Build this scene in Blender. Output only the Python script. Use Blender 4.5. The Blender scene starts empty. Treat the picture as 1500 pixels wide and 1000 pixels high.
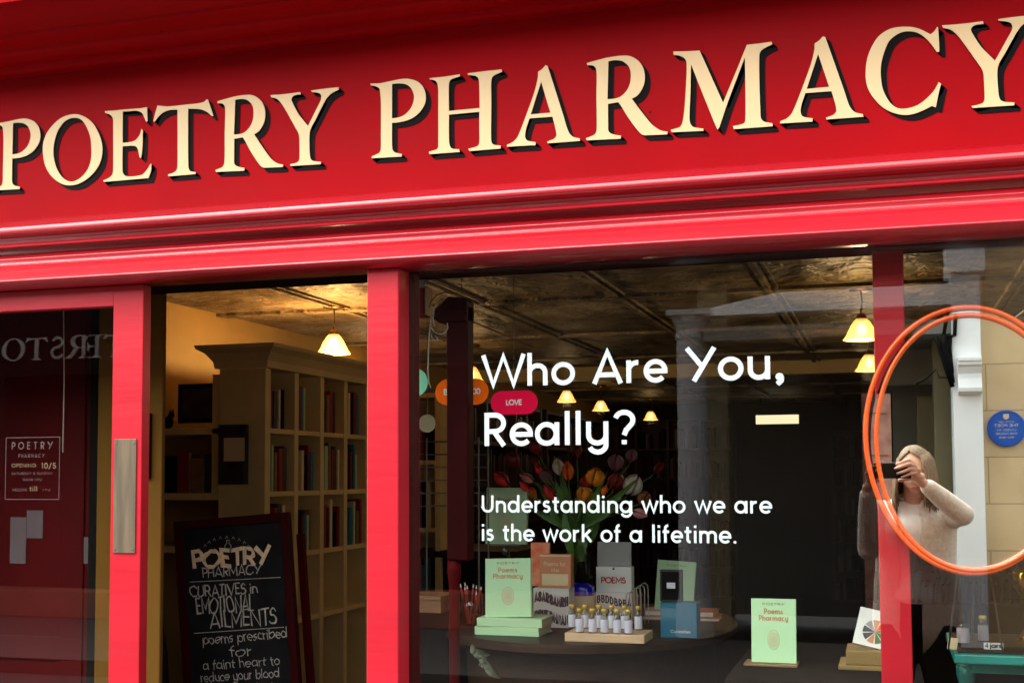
import bpy, bmesh, math, random
from mathutils import Vector, Matrix
random.seed(7)
R = math.radians
scene = bpy.context.scene
col = scene.collection
# ------------------------------------------------------------------ camera
F, CX, CY = 1817.0, 750.0, 590.0              # lens in pixels of the 1500 wide photograph
CAM = Vector((0.0, -2.8, 1.5))
_n = Vector((550.0, 105.0, F)).normalized()
_u = Vector((-130.0, -29590.0, F)); _u = (_u - _n * _u.dot(_n)).normalized()
_x = _n.cross(_u)
cd = bpy.data.cameras.new('camera'); cam = bpy.data.objects.new('camera', cd); col.objects.link(cam)
cd.sensor_width = 36; cd.lens = F / 1500 * 36; cd.shift_y = 90 / 1500; cd.clip_start = 0.05; cd.clip_end = 300
rot = Matrix(((_x.x, -_x.y, -_x.z), (_n.x, -_n.y, -_n.z), (_u.x, -_u.y, -_u.z)))
cam.matrix_world = Matrix.Translation(CAM) @ rot.to_4x4()
scene.camera = cam
def P(px, py, Y):
    """the point at depth Y seen at a pixel of the photograph"""
    v = Vector((px - CX, py - CY, F)); d = Vector((_x.dot(v), _n.dot(v), _u.dot(v)))
    return CAM + d * ((Y - CAM.y) / d.y)
def PZ(px, py, Z):
    v = Vector((px - CX, py - CY, F)); d = Vector((_x.dot(v), _n.dot(v), _u.dot(v)))
    return CAM + d * ((Z - CAM.z) / d.z)
# ------------------------------------------------------------------ world, sun, exposure
SUN_EL, SUN_AZ = 54.0, 228.0                   # soft overcast light from the street side
w = bpy.data.worlds.new('World'); scene.world = w; w.use_nodes = True
nt = w.node_tree; sky = nt.nodes.new('ShaderNodeTexSky'); sky.sky_type = 'NISHITA'; sky.sun_disc = False
sky.sun_elevation = R(SUN_EL); sky.sun_rotation = R(SUN_AZ); sky.dust_density = 4.0; sky.air_density = 1.0; sky.ozone_density = 0.6
bgn = nt.nodes['Background']; bgn.inputs[1].default_value = 0.15
hs = nt.nodes.new('ShaderNodeHueSaturation'); hs.inputs['Saturation'].default_value = 0.35      # a white overcast sky
nt.links.new(sky.outputs[0], hs.inputs['Color']); nt.links.new(hs.outputs[0], bgn.inputs[0])
sl = bpy.data.lights.new('sun', 'SUN'); sun = bpy.data.objects.new('sun', sl); col.objects.link(sun)
sl.energy = 1.5; sl.angle = R(115); sl.color = (1.0, 0.95, 0.88)
sd = Vector((math.sin(R(SUN_AZ)) * math.cos(R(SUN_EL)), math.cos(R(SUN_AZ)) * math.cos(R(SUN_EL)), math.sin(R(SUN_EL))))
sun.rotation_euler = sd.to_track_quat('Z', 'Y').to_euler(); sun.location = (0, 0, 12)
vs = scene.view_settings; vs.view_transform = 'Standard'; vs.look = 'None'; vs.gamma = 1; vs.use_curve_mapping = False
vs.exposure = 2.05
scene.cycles.max_bounces = 10; scene.cycles.transparent_max_bounces = 16
scene.cycles.use_denoising = True
scene.cycles.sample_clamp_indirect = 4.0
# ------------------------------------------------------------------ materials
def mat(name, c, rough=0.6, metal=0.0, noise=None, nscale=8.0, namt=0.25, bump=0.0, bscale=60.0, coat=0.0, spec=0.5,
        stretch=(1, 1, 1), emit=None, estr=0.0, specks=False):
    m = bpy.data.materials.new(name); m.use_nodes = True; t = m.node_tree; b = t.nodes['Principled BSDF']
    b.inputs['Base Color'].default_value = (*c, 1); b.inputs['Roughness'].default_value = rough
    b.inputs['Metallic'].default_value = metal; b.inputs['Coat Weight'].default_value = coat
    b.inputs['Coat Roughness'].default_value = 0.12
    b.inputs['Specular IOR Level'].default_value = spec
    tc = t.nodes.new('ShaderNodeTexCoord'); mp = t.nodes.new('ShaderNodeMapping'); mp.inputs['Scale'].default_value = stretch
    t.links.new(tc.outputs['Object'], mp.inputs[0])
    c2 = noise if noise else tuple(x * (1 - namt) for x in c)
    n = t.nodes.new('ShaderNodeTexNoise'); n.inputs['Scale'].default_value = nscale; n.inputs['Detail'].default_value = 6
    t.links.new(mp.outputs[0], n.inputs['Vector'])
    r = t.nodes.new('ShaderNodeValToRGB'); r.color_ramp.elements[0].position = 0.35; r.color_ramp.elements[1].position = 0.68
    r.color_ramp.elements[0].color = (*c2, 1); r.color_ramp.elements[1].color = (*c, 1)
    t.links.new(n.outputs[0], r.inputs[0]); t.links.new(r.outputs[0], b.inputs['Base Color'])
    mr = t.nodes.new('ShaderNodeMapRange'); mr.inputs['To Min'].default_value = max(0, rough - 0.07); mr.inputs['To Max'].default_value = min(1, rough + 0.1)
    t.links.new(n.outputs[0], mr.inputs[0]); t.links.new(mr.outputs[0], b.inputs['Roughness'])
    if bump:
        n2 = t.nodes.new('ShaderNodeTexNoise'); n2.inputs['Scale'].default_value = bscale; n2.inputs['Detail'].default_value = 4
        t.links.new(mp.outputs[0], n2.inputs['Vector'])
        bp = t.nodes.new('ShaderNodeBump'); bp.inputs['Strength'].default_value = bump; bp.inputs['Distance'].default_value = 0.004
        t.links.new(n2.outputs[0], bp.inputs['Height']); t.links.new(bp.outputs[0], b.inputs['Normal'])
    if specks:          # small chips and dirt spots in the paint
        vo = t.nodes.new('ShaderNodeTexVoronoi'); vo.inputs['Scale'].default_value = 7.0; t.links.new(tc.outputs['Object'], vo.inputs['Vector'])
        lt = t.nodes.new('ShaderNodeMath'); lt.operation = 'LESS_THAN'; lt.inputs[1].default_value = 0.022; t.links.new(vo.outputs['Distance'], lt.inputs[0])
        n3 = t.nodes.new('ShaderNodeTexNoise'); n3.inputs['Scale'].default_value = 1.7; n3.inputs['Detail'].default_value = 8; n3.inputs['Roughness'].default_value = .75
        m3 = t.nodes.new('ShaderNodeMapping'); m3.inputs['Scale'].default_value = (.5, 1, 4); t.links.new(tc.outputs['Object'], m3.inputs[0]); t.links.new(m3.outputs[0], n3.inputs['Vector'])
        mr3 = t.nodes.new('ShaderNodeMapRange'); mr3.inputs['From Min'].default_value = .5; mr3.inputs['From Max'].default_value = .78; mr3.inputs['To Max'].default_value = .32; t.links.new(n3.outputs[0], mr3.inputs[0])
        a1 = t.nodes.new('ShaderNodeMix'); a1.data_type = 'RGBA'; a1.inputs[7].default_value = (c[0] * .62 + .01, c[1] * .8 + .012, c[2] * .8 + .010, 1)
        t.links.new(mr3.outputs[0], a1.inputs[0]); t.links.new(r.outputs[0], a1.inputs[6])
        a2 = t.nodes.new('ShaderNodeMix'); a2.data_type = 'RGBA'; a2.inputs[7].default_value = (.06, .008, .008, 1)
        t.links.new(lt.outputs[0], a2.inputs[0]); t.links.new(a1.outputs[2], a2.inputs[6]); t.links.new(a2.outputs[2], b.inputs['Base Color'])
    if emit:
        b.inputs['Emission Color'].default_value = (*emit, 1); b.inputs['Emission Strength'].default_value = estr
    return m
M = {}
M['red'] = mat('red_gloss_paint', (0.45, 0.012, 0.024), 0.36, namt=0.12, nscale=5, bump=0.22, bscale=26, coat=0.06, stretch=(0.25, 1, 1.6), spec=.28, specks=True)
M['fascia'] = mat('satin_red_fascia_paint', (0.35, 0.0015, 0.005), 0.5, namt=0.14, nscale=3, bump=0.12, bscale=20, spec=.05, specks=True)
M['mould'] = mat('glossy_red_moulding_paint', (0.40, 0.009, 0.018), 0.30, namt=0.15, nscale=5, bump=0.35, bscale=20, coat=0.6, stretch=(0.12, 1, 2), specks=True)
M['redin'] = mat('deep_red_paint', (0.22, 0.004, 0.008), 0.42, namt=0.3, nscale=4, bump=0.1)
M['wine'] = mat('wine_red_panel', (0.085, 0.002, 0.003), 0.6, spec=.08, namt=0.3, nscale=3, bump=0.1)
M['gold'] = mat('cream_gold_leaf', (0.76, 0.55, 0.27), 0.40, namt=0.06, nscale=9, bump=0.12, bscale=40, metal=0.0)
M['black'] = mat('black_sign_paint', (0.004, 0.004, 0.004), 0.6, spec=.08)
M['vinyl'] = mat('white_window_vinyl', (0.42, 0.50, 0.50), 0.5, namt=0.03)
M['softvinyl'] = mat('etched_window_vinyl', (0.075, 0.038, 0.036), 0.6, namt=0.5, nscale=60)
M['goldvinyl'] = mat('gold_window_vinyl', (0.13, 0.075, 0.02), 0.5, namt=0.5, nscale=60)
M['chrome'] = mat('satin_metal_plate', (0.15, 0.11, 0.06), 0.5, metal=0.2, noise=(0.07, 0.055, 0.035), nscale=7, stretch=(6, 6, .6))
M['stone'] = None
M['cream'] = mat('cream_cabinet_paint', (0.76, 0.58, 0.28), 0.55, namt=0.18, nscale=5, bump=0.15)
M['ochre'] = mat('ochre_wall_paint', (0.44, 0.27, 0.075), 0.8, namt=0.18, nscale=2.5, bump=0.25, bscale=30)
M['oxblood'] = mat('oxblood_stained_post', (0.04, 0.001, 0.002), 0.6, spec=.1, namt=0.3, nscale=4)
M['tan'] = mat('tan_pilaster_paint', (0.15, 0.070, 0.012), 0.8, spec=.08, namt=0.15, nscale=3)
M['shelfwood'] = mat('dark_stained_shelf', (0.016, 0.009, 0.006), 0.9, spec=.08, namt=0.4, nscale=6, stretch=(0.6, 6, 6))
M['dkwood'] = mat('dark_brown_wood', (0.045, 0.022, 0.012), 0.5, spec=.25, namt=0.5, nscale=6, bump=0.2, stretch=(0.6, 6, 6))
M['oak'] = mat('oiled_oak', (0.26, 0.14, 0.06), 0.5, namt=0.35, nscale=9, stretch=(1, 8, 8), bump=0.2)
M['pine'] = mat('pale_pine', (0.72, 0.50, 0.30), 0.55, namt=0.18, nscale=9, stretch=(1, 8, 8), bump=0.1)
M['dark'] = mat('near_black_paint', (0.008, 0.006, 0.005), 0.7, spec=.08)
M['charcoal'] = mat('charcoal_cover', (0.035, 0.042, 0.048), 0.5, namt=0.3)
M['mint'] = mat('mint_green_cover', (0.46, 0.74, 0.44), 0.5, namt=0.05, nscale=4)
M['mintd'] = mat('sage_green_card', (0.40, 0.56, 0.34), 0.6, namt=0.08, nscale=4)
M['mintpill'] = mat('mint_hanging_card', (0.22, 0.72, 0.45), 0.6, namt=0.04)
M['orange'] = mat('bright_orange_card', (1.0, 0.15, 0.002), 0.7, namt=0.03, spec=.1)
M['pink'] = mat('hot_pink_card', (0.95, 0.004, 0.07), 0.7, namt=0.03, spec=.1)
M['ring'] = mat('glossy_orange_ring', (0.92, 0.105, 0.006), 0.22, namt=0.12, nscale=12, coat=0.5)
M['page'] = mat('book_pages', (0.62, 0.60, 0.45), 0.8, namt=0.25, nscale=60, stretch=(.2, .2, 8))
M['white'] = mat('white_card', (0.78, 0.78, 0.76), 0.6, namt=0.05)
M['grey'] = mat('grey_card', (0.30, 0.30, 0.31), 0.6, namt=0.08)
M['creampaper'] = mat('cream_paper', (0.72, 0.58, 0.36), 0.7, namt=0.1)
M['copper'] = mat('terracotta_pink_box', (0.62, 0.24, 0.12), 0.6, namt=0.15)
M['rust'] = mat('rust_orange_wrap', (0.75, 0.12, 0.03), 0.6, noise=(0.8, 0.35, 0.2), nscale=30)
M['teal'] = mat('teal_table_paint', (0.02, 0.30, 0.25), 0.4, namt=0.2)
M['blue'] = mat('petrol_blue_box', (0.02, 0.15, 0.25), 0.5, namt=0.1, nscale=4)
M['cobalt'] = mat('cobalt_glass', (0.004, 0.006, 0.50), 0.12, namt=0.1, coat=0.6)
M['plaque'] = mat('blue_enamel', (0.008, 0.10, 0.52), 0.3, namt=0.1)
M['cork'] = mat('gold_cap', (0.70, 0.52, 0.10), 0.32, metal=0.4, namt=0.2)
M['label'] = mat('pale_label', (0.62, 0.66, 0.78), 0.6, namt=0.06)
M['redbook'] = mat('red_cover', (0.33, 0.012, 0.012), 0.5)
M['chalk'] = mat('white_chalk', (0.60, 0.57, 0.52), 0.9, noise=(0.35, 0.33, 0.3), nscale=70)
M['chalkcream'] = mat('cream_chalk', (0.95, 0.75, 0.5), 0.9, noise=(0.7, 0.5, 0.3), nscale=50)
M['board'] = mat('blackboard', (0.007, 0.007, 0.007), 0.8, spec=.08, noise=(0.018, 0.018, 0.018), nscale=6)
M['wire'] = mat('white_cable', (0.55, 0.48, 0.40), 0.5)
M['steel'] = mat('dull_steel_wire', (0.20, 0.17, 0.16), 0.4, metal=0.7)
M['brass'] = mat('aged_brass', (0.30, 0.17, 0.06), 0.35, metal=0.9)
M['leaf'] = mat('leaf_green', (0.12, 0.28, 0.04), 0.5, noise=(0.04, 0.11, 0.02), nscale=9)
M['phone'] = mat('black_phone', (0.006, 0.006, 0.007), 0.15)
M['skin'] = mat('skin', (0.72, 0.42, 0.30), 0.5, noise=(0.64, 0.32, 0.22), nscale=12)
M['nail'] = mat('fingernail', (0.72, 0.42, 0.34), 0.3)
M['lip'] = mat('lips', (0.48, 0.13, 0.10), 0.4)
M['eye'] = mat('eyelids_and_lashes', (0.07, 0.035, 0.022), 0.5)
M['hair'] = mat('ash_blonde_hair', (0.33, 0.205, 0.10), 0.5, noise=(0.13, 0.07, 0.035), nscale=34, stretch=(6, 6, .5), bump=0.8, bscale=60)
M['knit'] = mat('beige_knit', (0.78, 0.69, 0.60), 0.95, noise=(0.64, 0.54, 0.45), nscale=60, bump=0.6, bscale=200)
M['top'] = mat('white_cotton', (0.90, 0.86, 0.82), 0.85, namt=0.06)
M['trouser'] = mat('black_cloth', (0.010, 0.010, 0.012), 0.9)
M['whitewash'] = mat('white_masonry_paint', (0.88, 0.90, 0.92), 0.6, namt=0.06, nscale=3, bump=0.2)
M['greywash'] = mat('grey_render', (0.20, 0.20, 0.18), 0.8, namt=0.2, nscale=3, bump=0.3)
M['olive'] = mat('olive_pilaster', (0.17, 0.14, 0.07), 0.7, namt=0.2, nscale=3)
M['pinkboard'] = mat('weathered_pink_board', (0.50, 0.26, 0.20), 0.7, noise=(0.30, 0.13, 0.10), nscale=7, bump=0.3)
M['shopdark'] = mat('dark_shopfront', (0.009, 0.007, 0.007), 0.9, spec=.05)
M['signletter'] = mat('pale_sign_letter', (0.45, 0.38, 0.34), 0.5)
M['asphalt'] = mat('asphalt', (0.016, 0.015, 0.015), 0.9, namt=0.3, nscale=30, bump=0.6, bscale=300)
M['paving'] = mat('paving_slab', (0.035, 0.031, 0.027), 0.85, namt=0.3, nscale=5, bump=0.4)
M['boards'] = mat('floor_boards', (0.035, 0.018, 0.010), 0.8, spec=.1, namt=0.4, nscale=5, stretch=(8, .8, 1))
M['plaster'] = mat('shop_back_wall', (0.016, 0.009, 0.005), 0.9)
def brick_mat(name, c1, c2, mortar, sx, bw, rh, msize):
    m = bpy.data.materials.new(name); m.use_nodes = True; t = m.node_tree; b = t.nodes['Principled BSDF']
    tc = t.nodes.new('ShaderNodeTexCoord'); sp = t.nodes.new('ShaderNodeSeparateXYZ'); cb = t.nodes.new('ShaderNodeCombineXYZ')
    t.links.new(tc.outputs['Object'], sp.inputs[0]); t.links.new(sp.outputs[0], cb.inputs[0]); t.links.new(sp.outputs[2], cb.inputs[1])
    br = t.nodes.new('ShaderNodeTexBrick'); br.inputs['Scale'].default_value = sx; br.inputs['Brick Width'].default_value = bw
    br.inputs['Row Height'].default_value = rh; br.inputs['Mortar Size'].default_value = msize; br.inputs['Mortar Smooth'].default_value = 0.3
    br.inputs['Color1'].default_value = (*c1, 1); br.inputs['Color2'].default_value = (*c2, 1); br.inputs['Mortar'].default_value = (*mortar, 1)
    t.links.new(cb.outputs[0], br.inputs[0])
    n = t.nodes.new('ShaderNodeTexNoise'); n.inputs['Scale'].default_value = 3.2; n.inputs['Detail'].default_value = 9
    t.links.new(tc.outputs['Object'], n.inputs['Vector'])
    r = t.nodes.new('ShaderNodeValToRGB'); r.color_ramp.elements[0].color = (0.86, 0.83, 0.78, 1); r.color_ramp.elements[1].color = (1, 1, 1, 1)
    r.color_ramp.elements[0].position = 0.3; r.color_ramp.elements[1].position = 0.7; t.links.new(n.outputs[0], r.inputs[0])
    mx = t.nodes.new('ShaderNodeMix'); mx.data_type = 'RGBA'; mx.blend_type = 'MULTIPLY'; mx.inputs[0].default_value = 1
    t.links.new(br.outputs[0], mx.inputs[6]); t.links.new(r.outputs[0], mx.inputs[7]); t.links.new(mx.outputs[2], b.inputs['Base Color'])
    bp = t.nodes.new('ShaderNodeBump'); bp.inputs['Distance'].default_value = 0.01; bp.inputs['Strength'].default_value = 0.5; bp.invert = True
    t.links.new(br.outputs[1], bp.inputs['Height']); t.links.new(bp.outputs[0], b.inputs['Normal']); b.inputs['Roughness'].default_value = 0.85
    return m
M['stone'] = brick_mat('honey_ashlar', (0.74, 0.56, 0.33), (0.66, 0.50, 0.30), (0.46, 0.34, 0.19), 1.0, 0.9, 0.385, 0.006)
M['brick'] = brick_mat('stock_brick', (0.20, 0.13, 0.08), (0.16, 0.10, 0.06), (0.2, 0.17, 0.13), 1.0, 0.225, 0.075, 0.008)
M['greycol'] = mat('pale_grey_column_paint', (0.42, 0.42, 0.43), 0.6, namt=0.08)
M['olive2'] = mat('brown_stone', (0.36, 0.30, 0.18), 0.8, namt=0.25, nscale=3)
M['brown2'] = mat('red_brown_brickwork', (0.34, 0.10, 0.06), 0.8, namt=0.3, nscale=3)
M['rust2'] = mat('orange_cover', (0.62, 0.10, 0.02), 0.5, namt=0.15)
M['steelw'] = mat('frosted_glass_edge', (0.42, 0.40, 0.36), 0.3, namt=0.2)
# thin glass: see-through with a real mirror-like share
def glass_mat(name, ior, tint=(0.93, 0.95, 0.93)):
    m = bpy.data.materials.new(name); m.use_nodes = True; t = m.node_tree; t.nodes.clear()
    o = t.nodes.new('ShaderNodeOutputMaterial'); mx = t.nodes.new('ShaderNodeMixShader'); tr = t.nodes.new('ShaderNodeBsdfTransparent')
    g = t.nodes.new('ShaderNodeBsdfGlossy'); g.inputs['Roughness'].default_value = 0.0; lw = t.nodes.new('ShaderNodeLayerWeight'); lw.inputs[0].default_value = 0.5
    pw = t.nodes.new('ShaderNodeMath'); pw.operation = 'POWER'; pw.inputs[1].default_value = 5.0; fr = t.nodes.new('ShaderNodeMath'); fr.operation = 'MULTIPLY_ADD'
    r0 = ((ior - 1) / (ior + 1)) ** 2; fr.inputs[1].default_value = 1 - r0; fr.inputs[2].default_value = r0; fr.use_clamp = True
    t.links.new(lw.outputs['Facing'], pw.inputs[0]); t.links.new(pw.outputs[0], fr.inputs[0]); tr.inputs[0].default_value = (*tint, 1); g.inputs[0].default_value = (1, 1, 1, 1)
    # a hand-drawn pane is never perfectly flat
    n = t.nodes.new('ShaderNodeTexNoise'); n.inputs['Scale'].default_value = 1.3; n.inputs['Detail'].default_value = 1
    bp = t.nodes.new('ShaderNodeBump'); bp.inputs['Strength'].default_value = 0.02; bp.inputs['Distance'].default_value = 0.02
    tc = t.nodes.new('ShaderNodeTexCoord'); t.links.new(tc.outputs['Object'], n.inputs['Vector'])
    t.links.new(n.outputs[0], bp.inputs['Height']); t.links.new(bp.outputs[0], g.inputs['Normal'])
    t.links.new(fr.outputs[0], mx.inputs[0]); t.links.new(tr.outputs[0], mx.inputs[1]); t.links.new(g.outputs[0], mx.inputs[2])
    t.links.new(mx.outputs[0], o.inputs[0]); return m
M['glass'] = glass_mat('window_glass', 1.64)
M['jar'] = glass_mat('clear_jar_glass', 1.5, (0.85, 0.88, 0.82))
def mirror_mat():
    m = bpy.data.materials.new('silvered_mirror'); m.use_nodes = True; b = m.node_tree.nodes['Principled BSDF']
    b.inputs['Base Color'].default_value = (0.93, 0.94, 0.93, 1); b.inputs['Metallic'].default_value = 1; b.inputs['Roughness'].default_value = 0.0
    return m
M['mirror'] = mirror_mat()
def emis(name, c, s):
    m = bpy.data.materials.new(name); m.use_nodes = True; t = m.node_tree; t.nodes.clear()
    o = t.nodes.new('ShaderNodeOutputMaterial'); e = t.nodes.new('ShaderNodeEmission'); e.inputs[0].default_value = (*c, 1); e.inputs[1].default_value = s
    t.links.new(e.outputs[0], o.inputs[0]); return m
M['bulb'] = emis('lit_bulb', (1.0, 0.72, 0.32), 4.0)
M['tube'] = emis('lit_tube_panel', (1.0, 0.85, 0.52), 0.32)
def shade_mat():
    m = bpy.data.materials.new('amber_pleated_glass'); m.use_nodes = True; t = m.node_tree; b = t.nodes['Principled BSDF']
    b.inputs['Base Color'].default_value = (0.85, 0.45, 0.12, 1); b.inputs['Roughness'].default_value = 0.3
    lw = t.nodes.new('ShaderNodeLayerWeight'); lw.inputs[0].default_value = 0.35
    r = t.nodes.new('ShaderNodeValToRGB'); r.color_ramp.elements[0].color = (1.0, 0.66, 0.28, 1); r.color_ramp.elements[1].color = (0.34, 0.13, 0.02, 1)
    t.links.new(lw.outputs[1], r.inputs[0]); t.links.new(r.outputs[0], b.inputs['Emission Color']); b.inputs['Emission Strength'].default_value = 0.30
    tr = t.nodes.new('ShaderNodeBsdfTransparent'); mx = t.nodes.new('ShaderNodeMixShader'); mx.inputs[0].default_value = 0.35
    tr.inputs[0].default_value = (1, 0.8, 0.45, 1); o = t.nodes['Material Output']
    t.links.new(b.outputs[0], mx.inputs[1]); t.links.new(tr.outputs[0], mx.inputs[2]); t.links.new(mx.outputs[0], o.inputs[0]); return m
M['shade'] = shade_mat()
def tin_mat():
    m = bpy.data.materials.new('embossed_ceiling'); m.use_nodes = True; t = m.node_tree; b = t.nodes['Principled BSDF']
    tc = t.nodes.new('ShaderNodeTexCoord'); n = t.nodes.new('ShaderNodeTexNoise'); n.inputs['Scale'].default_value = 2.3; n.inputs['Detail'].default_value = 10; n.inputs['Roughness'].default_value = 0.72
    t.links.new(tc.outputs['Object'], n.inputs['Vector'])
    r = t.nodes.new('ShaderNodeValToRGB'); e = r.color_ramp.elements; e[0].position = 0.36; e[0].color = (0.10, 0.075, 0.05, 1); e[1].position = 0.62; e[1].color = (0.50, 0.43, 0.33, 1)
    x = e.new(0.5); x.color = (0.29, 0.23, 0.16, 1)
    t.links.new(n.outputs[0], r.inputs[0]); t.links.new(r.outputs[0], b.inputs['Base Color'])
    v = t.nodes.new('ShaderNodeTexVoronoi'); v.inputs['Scale'].default_value = 9; v.feature = 'DISTANCE_TO_EDGE'
    wv = t.nodes.new('ShaderNodeTexWave'); wv.inputs['Scale'].default_value = 1.1; wv.inputs['Distortion'].default_value = 14; wv.inputs['Detail'].default_value = 6; wv.inputs['Detail Roughness'].default_value = .7
    t.links.new(tc.outputs['Object'], v.inputs['Vector']); t.links.new(tc.outputs['Object'], wv.inputs['Vector'])
    ad = t.nodes.new('ShaderNodeMath'); t.links.new(v.outputs[0], ad.inputs[0]); t.links.new(wv.outputs[1], ad.inputs[1])
    bp = t.nodes.new('ShaderNodeBump'); bp.inputs['Strength'].default_value = 0.8; bp.inputs['Distance'].default_value = 0.02
    t.links.new(ad.outputs[0], bp.inputs['Height']); t.links.new(bp.outputs[0], b.inputs['Normal']); b.inputs['Roughness'].default_value = 0.5
    return m
M['tin'] = tin_mat()
# ------------------------------------------------------------------ geometry helpers
class MB:
    """collects shapes in world coordinates; build() links them as ONE mesh object"""
    def __init__(s): s.v = []; s.f = []
    def add(s, v, f):
        b = len(s.v); s.v += [Vector(p) for p in v]; s.f += [tuple(i + b for i in q) for q in f]; return s
    def box(s, x0, x1, y0, y1, z0, z1):
        return s.add([(x, y, z) for x in (x0, x1) for y in (y0, y1) for z in (z0, z1)],
                     [(0, 1, 3, 2), (4, 6, 7, 5), (0, 4, 5, 1), (2, 3, 7, 6), (0, 2, 6, 4), (1, 5, 7, 3)])
    def obox(s, c, dx, dy, dz, rz=0, rx=0, ry=0):
        """box with centre of its base at c, turned"""
        m = Matrix.Rotation(rz, 3, 'Z') @ Matrix.Rotation(rx, 3, 'X') @ Matrix.Rotation(ry, 3, 'Y'); c = Vector(c)
        v = [c + m @ Vector((x, y, z)) for x in (-dx / 2, dx / 2) for y in (-dy / 2, dy / 2) for z in (0, dz)]
        return s.add(v, [(0, 1, 3, 2), (4, 6, 7, 5), (0, 4, 5, 1), (2, 3, 7, 6), (0, 2, 6, 4), (1, 5, 7, 3)])
    def prism_x(s, prof, x0, x1):
        """profile of (y, z) points swept along X"""
        n = len(prof); v = [(x0, y, z) for y, z in prof] + [(x1, y, z) for y, z in prof]
        f = [(i, (i + 1) % n, n + (i + 1) % n, n + i) for i in range(n)] + [tuple(range(n))[::-1], tuple(range(n, 2 * n))]
        return s.add(v, f)
    def lathe(s, c, prof, seg=20, ax='Z', flute=0, fl=0.0, a0=0, a1=2 * math.pi):
        c = Vector(c); n = len(prof); v = []; full = abs(a1 - a0 - 2 * math.pi) < 1e-6; ns = seg if full else seg + 1
        for k in range(ns):
            a = a0 + (a1 - a0) * k / seg; fm = 1 + (fl * math.cos(flute * a) if flute else 0)
            for r, z in prof:
                q = Vector((r * fm * math.cos(a), r * fm * math.sin(a), z))
                if ax == 'Y': q = Vector((q.x, q.z, q.y))
                v.append(c + q)
        f = [(k * n + i, ((k + 1) % ns) * n + i, ((k + 1) % ns) * n + i + 1, k * n + i + 1) for k in range(seg) for i in range(n - 1)]
        return s.add(v, f)
    def tube(s, pts, r, seg=8, closed=False):
        pts = [Vector(p) for p in pts]; n = len(pts); rr = r if isinstance(r, (list, tuple)) else [r] * n; v = []; up = None
        for i, p in enumerate(pts):
            a = pts[(i - 1) % n] if (closed or i) else p; b = pts[(i + 1) % n] if (closed or i < n - 1) else p
            d = (b - a).normalized() if (b - a).length > 1e-9 else Vector((0, 0, 1))
            if up is None: up = Vector((0, 0, 1)) if abs(d.z) < 0.9 else Vector((1, 0, 0))
            x = d.cross(up).normalized(); y = x.cross(d).normalized(); up = y
            for k in range(seg):
                t = 2 * math.pi * k / seg; v.append(p + (x * math.cos(t) + y * math.sin(t)) * rr[i])
        f = [(i * seg + k, i * seg + (k + 1) % seg, ((i + 1) % n) * seg + (k + 1) % seg, ((i + 1) % n) * seg + k)
             for i in range(n if closed else n - 1) for k in range(seg)]
        if not closed: f += [tuple(range(seg))[::-1], tuple((n - 1) * seg + k for k in range(seg))]
        return s.add(v, f)
    def ball(s, c, rx, ry, rz, seg=12, ring=8, m=None):
        c = Vector(c); v = []; f = []
        for i in range(ring + 1):
            t = math.pi * i / ring
            for k in range(seg):
                a = 2 * math.pi * k / seg; q = Vector((rx * math.sin(t) * math.cos(a), ry * math.sin(t) * math.sin(a), rz * math.cos(t)))
                v.append(c + (m @ q if m else q))
        for i in range(ring):
            for k in range(seg): f.append((i * seg + k, (i + 1) * seg + k, (i + 1) * seg + (k + 1) % seg, i * seg + (k + 1) % seg))
        return s.add(v, f)
    def build(s, name, material, parent=None, smooth=False, bevel=0.0, loc=None, auto=None):
        me = bpy.data.meshes.new(name)
        if parent is not None: off = WL[parent.name]
        elif loc is not None: off = Vector(loc)
        else:
            lo = [min(p[i] for p in s.v) for i in range(3)]; hi = [max(p[i] for p in s.v) for i in range(3)]
            off = Vector(((lo[0] + hi[0]) / 2, (lo[1] + hi[1]) / 2, lo[2]))
        me.from_pydata([tuple(p - off) for p in s.v], [], s.f); me.validate()
        bm = bmesh.new(); bm.from_mesh(me); bmesh.ops.remove_doubles(bm, verts=bm.verts, dist=1e-6)
        bmesh.ops.recalc_face_normals(bm, faces=bm.faces); bm.to_mesh(me); bm.free()
        if smooth:
            for p in me.polygons: p.use_smooth = True
        me.materials.append(M[material]); o = bpy.data.objects.new(name, me); col.objects.link(o)
        if parent is not None: o.parent = parent; WL[o.name] = WL[parent.name]
        else: o.location = off; WL[o.name] = off
        if bevel:
            b = o.modifiers.new('bevel', 'BEVEL'); b.width = bevel; b.segments = 2; b.limit_method = 'ANGLE'; b.angle_limit = R(40)
        if auto:
            for p in me.polygons: p.use_smooth = True
            md = o.modifiers.new('edges', 'EDGE_SPLIT'); md.split_angle = R(auto)
        return o
WL = {}
def tag(o, label=None, cat=None, group=None, kind=None):
    if label: o['label'] = label
    if cat: o['category'] = cat
    if group: o['group'] = group
    if kind: o['kind'] = kind
    return o
def thing(name, loc, label, cat, group=None):
    o = bpy.data.objects.new(name, None); col.objects.link(o); o.location = loc; o.empty_display_size = 0.05
    WL[o.name] = Vector(loc); return tag(o, label, cat, group)
def struct(mb, name, material, **k):
    return tag(mb.build(name, material, **k), kind='structure')
def copy_thing(root, loc, label=None):
    r = root.copy(); col.objects.link(r); r.location = loc; WL[r.name] = Vector(loc)
    if label: r['label'] = label
    for ch in list(root.children):
        c = ch.copy(); col.objects.link(c); c.parent = r
        for g in list(ch.children):
            d = g.copy(); col.objects.link(d); d.parent = c
    return r
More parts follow.
